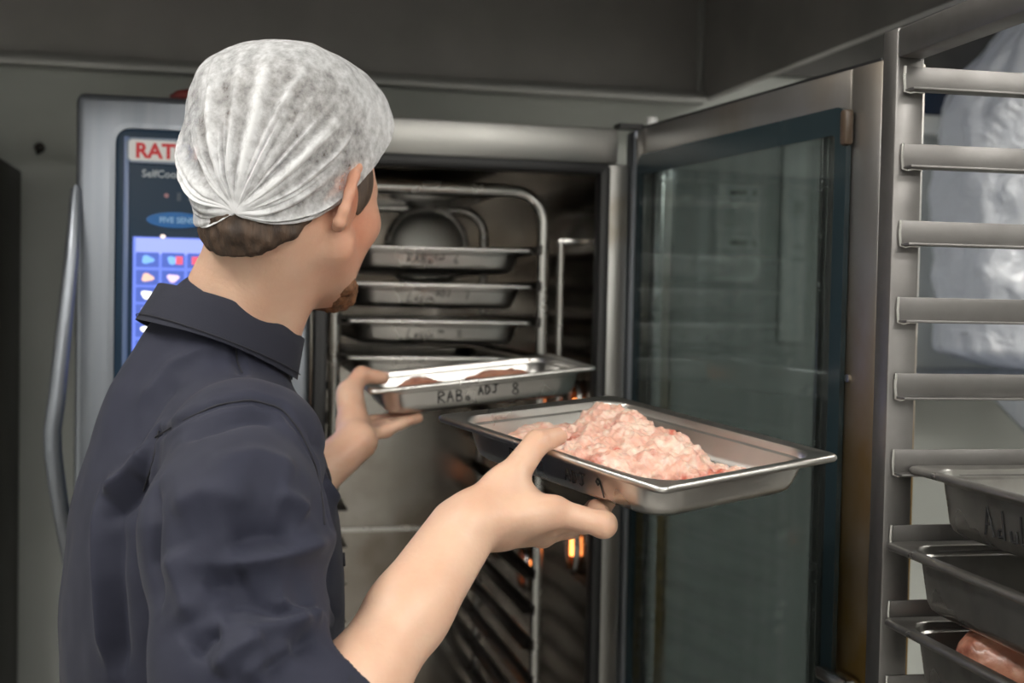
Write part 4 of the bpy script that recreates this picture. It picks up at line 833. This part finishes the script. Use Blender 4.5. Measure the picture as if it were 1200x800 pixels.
# --- eyes
for s in (-1, 1):
    for nm, c_, r_, mt in (('eye', hd_(.0815, s * .032, .008), .0118, 'eye'), ):
        f = Field().ell(c_, np.eye(3), (r_, r_, r_)); v_, f_ = f.mesh(c_ - .02, c_ + .02, .002); eo = wear('eye', np_mesh('eye', v_ - BASE, f_), M['eye'])
        c2 = hd_(.0890, s * .032, .006); f = Field().ell(c2, HA, (.0052, .0055, .0055)); v_, f_ = f.mesh(c2 - .01, c2 + .01, .001); wear('iris', np_mesh('iris', v_ - BASE, f_), M['iris'], None, eo)
# --- thumb nails
for TH, nrm_ in ((RT_, E3), (LT_, F3)):
    ax = nrm(TH[3] - TH[2]); up_ = nrm(nrm_ - ax * (nrm_ @ ax)); sd = np.cross(ax, up_); c_ = TH[3] + ax * .002 + up_ * .0066
    f = Field().ell(c_, np.array([ax, sd, up_]), (.0070, .0058, .0022)); v_, f_ = f.mesh(c_ - .01, c_ + .01, .0009); wear('thumb_nail', np_mesh('thumb_nail', v_ - BASE, f_), M['nail'])
# --- hair
hair = Field(); hair.ell(hd_(-.013, 0, .050), HA, (.100, .082, .088), .02); hair.ell(hd_(-.047, 0, -.030), HA, (.050, .064, .062), .03)
hair.half(hd_(-.058, 0, -.056), -HU * .60 + HF * .80, .01); 
hair.half(hd_(.045, 0, .06), HF * .9 - HU * .5, .01)
v_, f_ = hair.mesh(HC - .17, HC + .17, .003); n_ = vnormals(v_, f_); v_ = v_ + n_ * (fbm(v_, 60, 1.0, 2) * .003)[:, None]
wear('hair', np_mesh('hair', v_ - BASE, f_), M['hair'], 'short dark brown hair')
for s in (-1, 1):
    f = Field(); f.ell(hd_(.026, s * .070, .022), HA, (.016, .008, .026), .01); f.ell(hd_(.018, s * .072, .002), HA, (.007, .005, .016), .01)
    v_, f_ = f.mesh(hd_(.02, s * .07, .01) - .06, hd_(.02, s * .07, .01) + .06, .0025); wear('sideburn', np_mesh('sideburn', v_ - BASE, f_), M['hair'])
f = Field(); f.cone(hd_(.068, -.022, -.084), hd_(.071, .022, -.084), .018, .018, .01); f.ell(hd_(.077, 0, -.078), HA, (.018, .024, .018), .02); f.cone(hd_(.069, .022, -.083), hd_(.052, .044, -.078), .014, .010, .02); f.cone(hd_(.069, -.022, -.083), hd_(.052, -.044, -.078), .014, .010, .02)
v_, f_ = f.mesh(hd_(.07, 0, -.09) - .09, hd_(.07, 0, -.09) + .09, .0025); n_ = vnormals(v_, f_); v_ = v_ + n_ * (fbm(v_, 120, 1.0, 2) * .003)[:, None]
wear('beard', np_mesh('beard', v_ - BASE, f_), M['beard'], 'short ginger beard')
# --- hair net: pleats gathered at the nape
NC = np.array([-0.232, 1.328, 1.722]); SA = (.113, .096)
def net_r(w):              # radius along direction w given in head axes (f, r, u)
    su = np.where(w[..., 2] > 0, .082, .160); n = 2.35
    return (np.abs(w[..., 0] / SA[0]) ** n + np.abs(w[..., 1] / SA[1]) ** n + np.abs(w[..., 2] / su) ** n) ** (-1 / n)
g0 = nrm(np.array([-.092, .014, -.110])); ga = nrm(np.cross(g0, [0, 1.0, 0])); ga = ga if ga[2] > 0 else -ga; gb = np.cross(g0, ga)
def rim_u(f): return np.interp(f, [-.13, -.092, -.05, -.015, .0, .02, .05, .12], [-.118, -.118, -.112, -.088, -.06, -.04, -.028, .0])
NT, NP = 150, 640; V = np.zeros((NT, NP, 3)); PL = np.zeros((NT, NP))
ph = np.linspace(0, 2 * np.pi, NP, endpoint=False)
tests = np.linspace(0.0, np.pi, 240)
rs_ = np.random.default_rng(3)
RIDGES = [(rs_.random() * 6.283, rs_.random() * .65 + .35, rs_.random() * 1.15 + .5, rs_.random() ** 2 * .0040 + .0015, (rs_.random() - .5) * .30) for _ in range(92)]
for j, p in enumerate(ph):
    dirv = ga * math.cos(p) + gb * math.sin(p)
    w = np.cos(tests)[:, None] * g0 + np.sin(tests)[:, None] * dirv; P = w * net_r(w)[:, None]
    below = P[:, 2] < rim_u(P[:, 0]) - .036 * np.clip(-P[:, 1] / .05, 0, 1) * np.clip((P[:, 0] + .09) / .05, 0, 1); below[0] = False
    # leaving the gather, stop where the rim line is crossed
    idx = np.nonzero(below)[0]; tm = tests[idx[0]] if len(idx) else np.pi
    tt = np.linspace(0, 1, NT) ** 1.25 * tm
    w = np.cos(tt)[:, None] * g0 + np.sin(tt)[:, None] * dirv; R = net_r(w)
    pleat = np.zeros(NT)
    for p0, hgt_, ln_, wd_, dr_ in RIDGES:
        dphi = (p - p0 - dr_ * tt + np.pi) % (2 * np.pi) - np.pi; dist = np.abs(dphi) * .10 * np.sin(np.clip(tt, 0, 1.57))
        pleat = np.maximum(pleat, hgt_ * np.exp(-(dist / (wd_ * (1 + .5 * tt))) ** 2) * np.clip((ln_ - tt) / .5, 0, 1))
    pleat = pleat * 1.35 - .35
    env = np.interp(tt, [0, .12, .45, 1.0, 1.5, 3.2], [.2, 1.0, .95, .6, .18, .08])
    edge = np.clip((tm - tt) / .10, 0, 1) if tm < 3 else np.ones(NT)
    R = R + .0085 * pleat * env * np.clip(tt / .25, 0, 1) - .012 * (1 - edge) ** 2 + .003 * np.exp(-(tt / .05) ** 2)
    P = w * R[:, None]; V[:, j] = NC + P[:, :1] * HF + P[:, 1:2] * HR + P[:, 2:] * HU
    PL[:, j] = .57 + .60 * pleat * env + .30 * np.exp(-(tt / .14) ** 2) + .12 * np.clip((tt - 1.0) / .6, 0, 1) + .3 * (1 - edge)
Vf = V.reshape(-1, 3); fb = fbm(Vf[:, :], 22, 5.0, 3); cen = Vf - NC; Vf = Vf + cen / np.linalg.norm(cen, axis=1)[:, None] * (fb * .0022)[:, None]
ii, jj = np.meshgrid(np.arange(NT - 1), np.arange(NP), indexing='ij'); k2 = (jj + 1) % NP
F = np.stack([ii * NP + jj, ii * NP + k2, (ii + 1) * NP + k2, (ii + 1) * NP + jj], -1).reshape(-1, 4)
me = np_mesh('hair_net', Vf - BASE, F[:, ::-1]); a_ = me.attributes.new('pleat', 'FLOAT', 'POINT'); a_.data.foreach_set('value', PL.ravel().astype(np.float32))
net = wear('hair_net', me, M['net'], 'white pleated hair net gathered at the nape')

# --- jacket
jk = Field()
up = np.array([0, 0, 1.0])
def ring_cone(c, semi_f, semi_r, h, k): jk.ell(c, TA, (semi_f, semi_r, h), k)
ring_cone(NB + np.array([-.028, .0, -.235]), .145, .205, .235, .05)
ring_cone(NB + np.array([-.030, .005, -.42]), .140, .185, .24, .06)
ring_cone(NB + np.array([-.016, .01, -.62]), .128, .175, .22, .06)
CC = at(272, 365, 1.353); cfx = nrm(TF * .935 + np.array([0, 0, -.355])); cux = np.cross(TRt, cfx)
jk.cone(CC - cux * .12, CC - cux * .032 + cfx * .004, .086, .0745, .025)
jk.cone(NB + np.array([-.02, 0, -.098]), S_R + np.array([-.005, .012, -.008]), .070, .064, .045); jk.cone(NB + np.array([-.02, 0, -.098]), S_L + np.array([0, 0, -.012]), .070, .066, .045)
CUF_R = E_R + (W_R - E_R) * .185
SL1 = at(272, 625, 1.085); SL2 = at(286, 790, 1.03)
jk.chain([S_R + np.array([0, 0.0, -.012]), SL1, SL2], [.068, .0725, .068], .03)
jk.cone(SL2, E_R + np.array([-.022, 0, -.002]), .064, .060, .04)
jk.cone(E_R + np.array([-.022, 0, -.002]), CUF_R + (W_R - E_R) * .05, .058, .043, .03)
jk.cone(S_L, E_L, .068, .062, .03); jk.cone(E_L, E_L + (W_L - E_L) * .30, .060, .052, .03)
ax_ = nrm(W_R - E_R); jk.cone(CUF_R + ax_ * .062, CUF_R + ax_ * .2, .06, .06, .004, True)
ax_ = nrm(W_L - E_L); jk.cone(E_L + (W_L - E_L) * .30 + ax_ * .067, E_L + (W_L - E_L) * .30 + ax_ * .2, .065, .065, .004, True)
JB = 0.80
V, F = jk.mesh((-0.62, 0.86, 0.72), (0.10, 1.82, 1.62), 0.0030)
V = relax(V, F, 4, .5)
bvh = BVHTree.FromPolygons([Vector(v) for v in V], [tuple(map(int, f)) for f in F])
def onto(px, py):
    d = FWD + RIGHT * (px - 600) / FPX - UP * (py - 400) / FPX; h = bvh.ray_cast(Vector(CAMPOS), Vector(d).normalized()); return np.array(h[0]) if h[0] else None
def cast(pts): 
    r_ = [onto(*p) for p in pts]; return [p for p in r_ if p is not None]
FOLDS = [  # pixel polyline on the cloth, height (m), width (m)
    ([(230, 660), (275, 662), (320, 655), (360, 640), (385, 615)], .0085, .010), ([(235, 685), (270, 683), (292, 668)], -.006, .010), ([(262, 640), (300, 628), (345, 628)], -.006, .013),
    ([(320, 580), (345, 590), (360, 605)], .004, .010), ([(240, 735), (300, 738), (350, 728), (402, 718)], .008, .010), ([(245, 712), (290, 700), (330, 715), (375, 715)], -.008, .013), ([(318, 700), (345, 712), (375, 722)], .006, .008),
    ([(250, 790), (275, 765), (310, 745)], .007, .009), ([(225, 770), (245, 745), (262, 742)], -.006, .011), ([(280, 800), (310, 775), (350, 755)], .005, .009), ([(300, 790), (330, 770), (370, 745)], -.006, .010),
    ([(185, 560), (178, 610), (175, 660), (188, 720)], -.006, .010), ([(123, 580), (150, 560), (185, 520)], .006, .012), ([(124, 610), (150, 590), (175, 560)], -.007, .012), ([(122, 570), (122, 680), (130, 790)], .006, .010), ([(140, 600), (138, 700), (145, 800)], -.006, .012),
    ([(160, 480), (200, 430), (260, 400)], .003, .014), ([(150, 540), (185, 470), (215, 440)], -.003, .014), ([(210, 520), (250, 500), (300, 488), (340, 495)], -.004, .012), ([(240, 560), (300, 540), (350, 560)], .004, .018),
    ([(200, 600), (240, 580), (300, 590)], .004, .016), ([(380, 560), (395, 590), (405, 620)], .004, .010), ([(340, 480), (370, 520), (392, 575)], -.003, .010), ([(200, 640), (215, 690), (225, 730)], .005, .014), ([(180, 360), (220, 352), (270, 366)], .002, .010)]
N = vnormals(V, F); D = np.zeros(len(V))
for pl, amp, sg in FOLDS:
    P3 = cast(pl)
    if len(P3) < 2: continue
    P3 = np.array(P3); m = np.linalg.norm(V - P3.mean(0), axis=1) < .25
    d, ar = polyseg(V[m], P3); e_ = np.clip(np.minimum(ar, 1 - ar) / .22, 0, 1); e_ = .12 + .88 * e_ * e_ * (3 - 2 * e_)
    D[m] += 2.5 * amp * e_ * (.7 * np.exp(-(np.abs(d) / (.62 * sg)) ** 1.5) + .38 * np.exp(-(d / (1.7 * sg)) ** 2))
SEAMS = [[(182, 512), (215, 492), (255, 474), (295, 468), (330, 478), (352, 505), (370, 545), (378, 590), (380, 615)], [(275, 392), (278, 425), (290, 450), (295, 468)], [(186, 505), (180, 540), (168, 575), (165, 620), (172, 655), (188, 720), (205, 760), (235, 800)]]
seam3 = []
for pl in SEAMS:
    pp = []
    for i in range(len(pl) - 1):
        for k in range(4): pp.append((pl[i][0] + (pl[i + 1][0] - pl[i][0]) * k / 4, pl[i][1] + (pl[i + 1][1] - pl[i][1]) * k / 4))
    P3 = np.array(cast(pp + [pl[-1]])); keep = [0]
    for i in range(1, len(P3)):
        if np.linalg.norm(P3[i] - P3[keep[-1]]) < .06: keep.append(i)
    P3 = P3[keep]; m = np.linalg.norm(V - P3.mean(0), axis=1) < .35
    d, ar = polyseg(V[m], P3); D[m] += -.0032 * np.exp(-(d / .0042) ** 2) + .0014 * np.exp(-((d - .010) / .006) ** 2); seam3.append(P3)
D = np.where(D < 0, .020 * np.tanh(D / .020), .022 * np.tanh(D / .022))
low = fbm(V * np.array([1, 1, .8]), 9, 2.0, 3) * .0038; D += low
V = V + N * D[:, None]
me = np_mesh('jacket', V - BASE, F); jacket = wear('jacket', me, M['cloth'], 'dark navy chef jacket with rolled sleeves')
# cuffs (turned-up sleeve ends)
def cuff(E, W, t0, r0, r1, ln):
    ax = nrm(W - E); p0 = E + (W - E) * t0; u = nrm(np.cross(ax, up)); v2 = np.cross(ax, u); rings = []
    for a0, r_ in ((-ln, r0), (-ln * .5, r0 * 1.02), (-.003, r1 * 1.01), (0, r1), (-.002, r1 - .003), (-ln, r0 - .006)):
        rings.append([p0 + ax * a0 + (r_ + .0012 * math.sin(5 * b_)) * (u * math.cos(b_) + v2 * math.sin(b_)) - BASE for b_ in np.linspace(0, 2 * math.pi, 40, endpoint=False)])
    return MB().loft(rings, False, False).build('cuff', M['cloth2'], jacket)
cuff(E_R, W_R, .225, .0485, .0465, .034); cuff(E_L, W_L, .33, .054, .051, .035)
# collar
cf = nrm(TF * .935 + np.array([0, 0, -.355])); cr = nrm(TRt + np.array([0, 0, .11])); cu_ = nrm(np.cross(cr, cf)); rings = []
NA = 60
def colp(a, hgt, off): 
    return CC + cf * (.0815 + off) * math.cos(a) * (1 if math.cos(a) > 0 else .98) + cr * (.0755 + off) * math.sin(a) - cu_ * hgt
angs = np.linspace(math.radians(14), math.radians(360 - 14), NA)
Hc_ = .040
prof_c = [(Hc_ + .004, .009), (Hc_ * .75, .0065), (Hc_ * .35, .0035), (.001, .0012), (0, 0), (.001, -.0014), (Hc_ * .35, .0008), (Hc_, .0045)]
mb = MB(); mb.loft([[colp(a, h_ + .0015 * math.sin(3 * a), o_) - BASE for h_, o_ in prof_c] for a in angs])
mb.build('collar', M['cloth2'], jacket, smooth=True, angle=50)
st = MB(); [st.tube([colp(a, hh, oo) - BASE for a in angs], .0006, 5) for hh, oo in ((Hc_ - .001, .0098),)]; st.build('collar_stitching', M['seam'], jacket)
# front buttons, two columns
bvh2 = BVHTree.FromPolygons([Vector(v) for v in V], [tuple(map(int, f)) for f in F])
for P3 in seam3:      # stitched seams of shoulder, armhole and sleeve back
    pp = []
    for q in P3:
        d = q - CAMPOS; h = bvh2.ray_cast(Vector(CAMPOS), Vector(nrm(d)))
        if h[0] is not None and np.linalg.norm(np.array(h[0]) - q) < .03: pp.append(np.array(h[0]) + np.array(h[1]) * .0003 - BASE)
    pp = [pp[i] if 0 < i < len(pp) - 1 and False else pp[i] for i in range(len(pp))]
    if len(pp) > 3:
        sm = [pp[0]] + [(pp[i - 1] + 2 * pp[i] + pp[i + 1]) / 4 for i in range(1, len(pp) - 1)] + [pp[-1]]
        MB().tube(sm, .0009, 6).build('seam', M['seam'], jacket)
for hz in (1.36, 1.27, 1.18, 1.09):
    for sx in (-.055, .045):
        o_ = np.array([NB[0], NB[1], hz]) + TF * .5 + TRt * sx; h = bvh2.ray_cast(Vector(o_), Vector(-TF))
        if h[0] is not None:
            n_ = nrm(np.array(h[1])); u_ = nrm(np.cross(n_, up)); MB().disc(np.array(h[0]) - BASE - n_ * .001, u_ * .0075, np.cross(n_, u_) * .0075, 16, .0035).build('button', M['seam'], jacket, 0.0008)
# --- trousers and shoes (below the frame)
tr = Field(); 
for s in (-1, 1): tr.chain([legpts(s)[0] + up * .06, legpts(s)[1], legpts(s)[2] - up * .02], [.115, .085, .075], .03)
tr.ell(HIP + up * -.02, TA, (.125, .165, .12), .05); tr.half(HIP + up * .08, up, .006); tr.half(np.array([0, 0, .055]), -up, .006)
v_, f_ = tr.mesh((-0.62, 1.05, 0.0), (0.0, 1.72, 1.06), .008); wear('trousers', np_mesh('trousers', v_ - BASE, f_), M['trouser'])
for s in (-1, 1):
    q = legpts(s)[2]; sf = Field(); sf.cone(np.array([*(q - TF * .04)[:2], .045]), np.array([*(q + TF * .15)[:2], .04]), .048, .044, .02); sf.cone(np.array([*q[:2], .05]), np.array([*q[:2], .10]), .05, .052, .03); sf.half((0, 0, .022), -up, .004)
    c_ = np.array([*q[:2], .06]); v_, f_ = sf.mesh(c_ - np.array([.25, .25, .07]), c_ + np.array([.25, .25, .12]), .006); so = wear('shoe', np_mesh('shoe', v_ - BASE, f_), M['shoe'])
    mb = MB(); ring = [np.array([*(q + TF * (.055 + .145 * math.cos(a)) + TRt * .046 * math.sin(a))[:2], 0]) - BASE for a in np.linspace(0, 2 * math.pi, 28, endpoint=False)]; mb.loft([ring, [p + up * .024 for p in ring]]); mb.build('sole', M['black'], so)
print('verts', sum(len(o.data.vertices) for o in C.objects if o.type == 'MESH'))
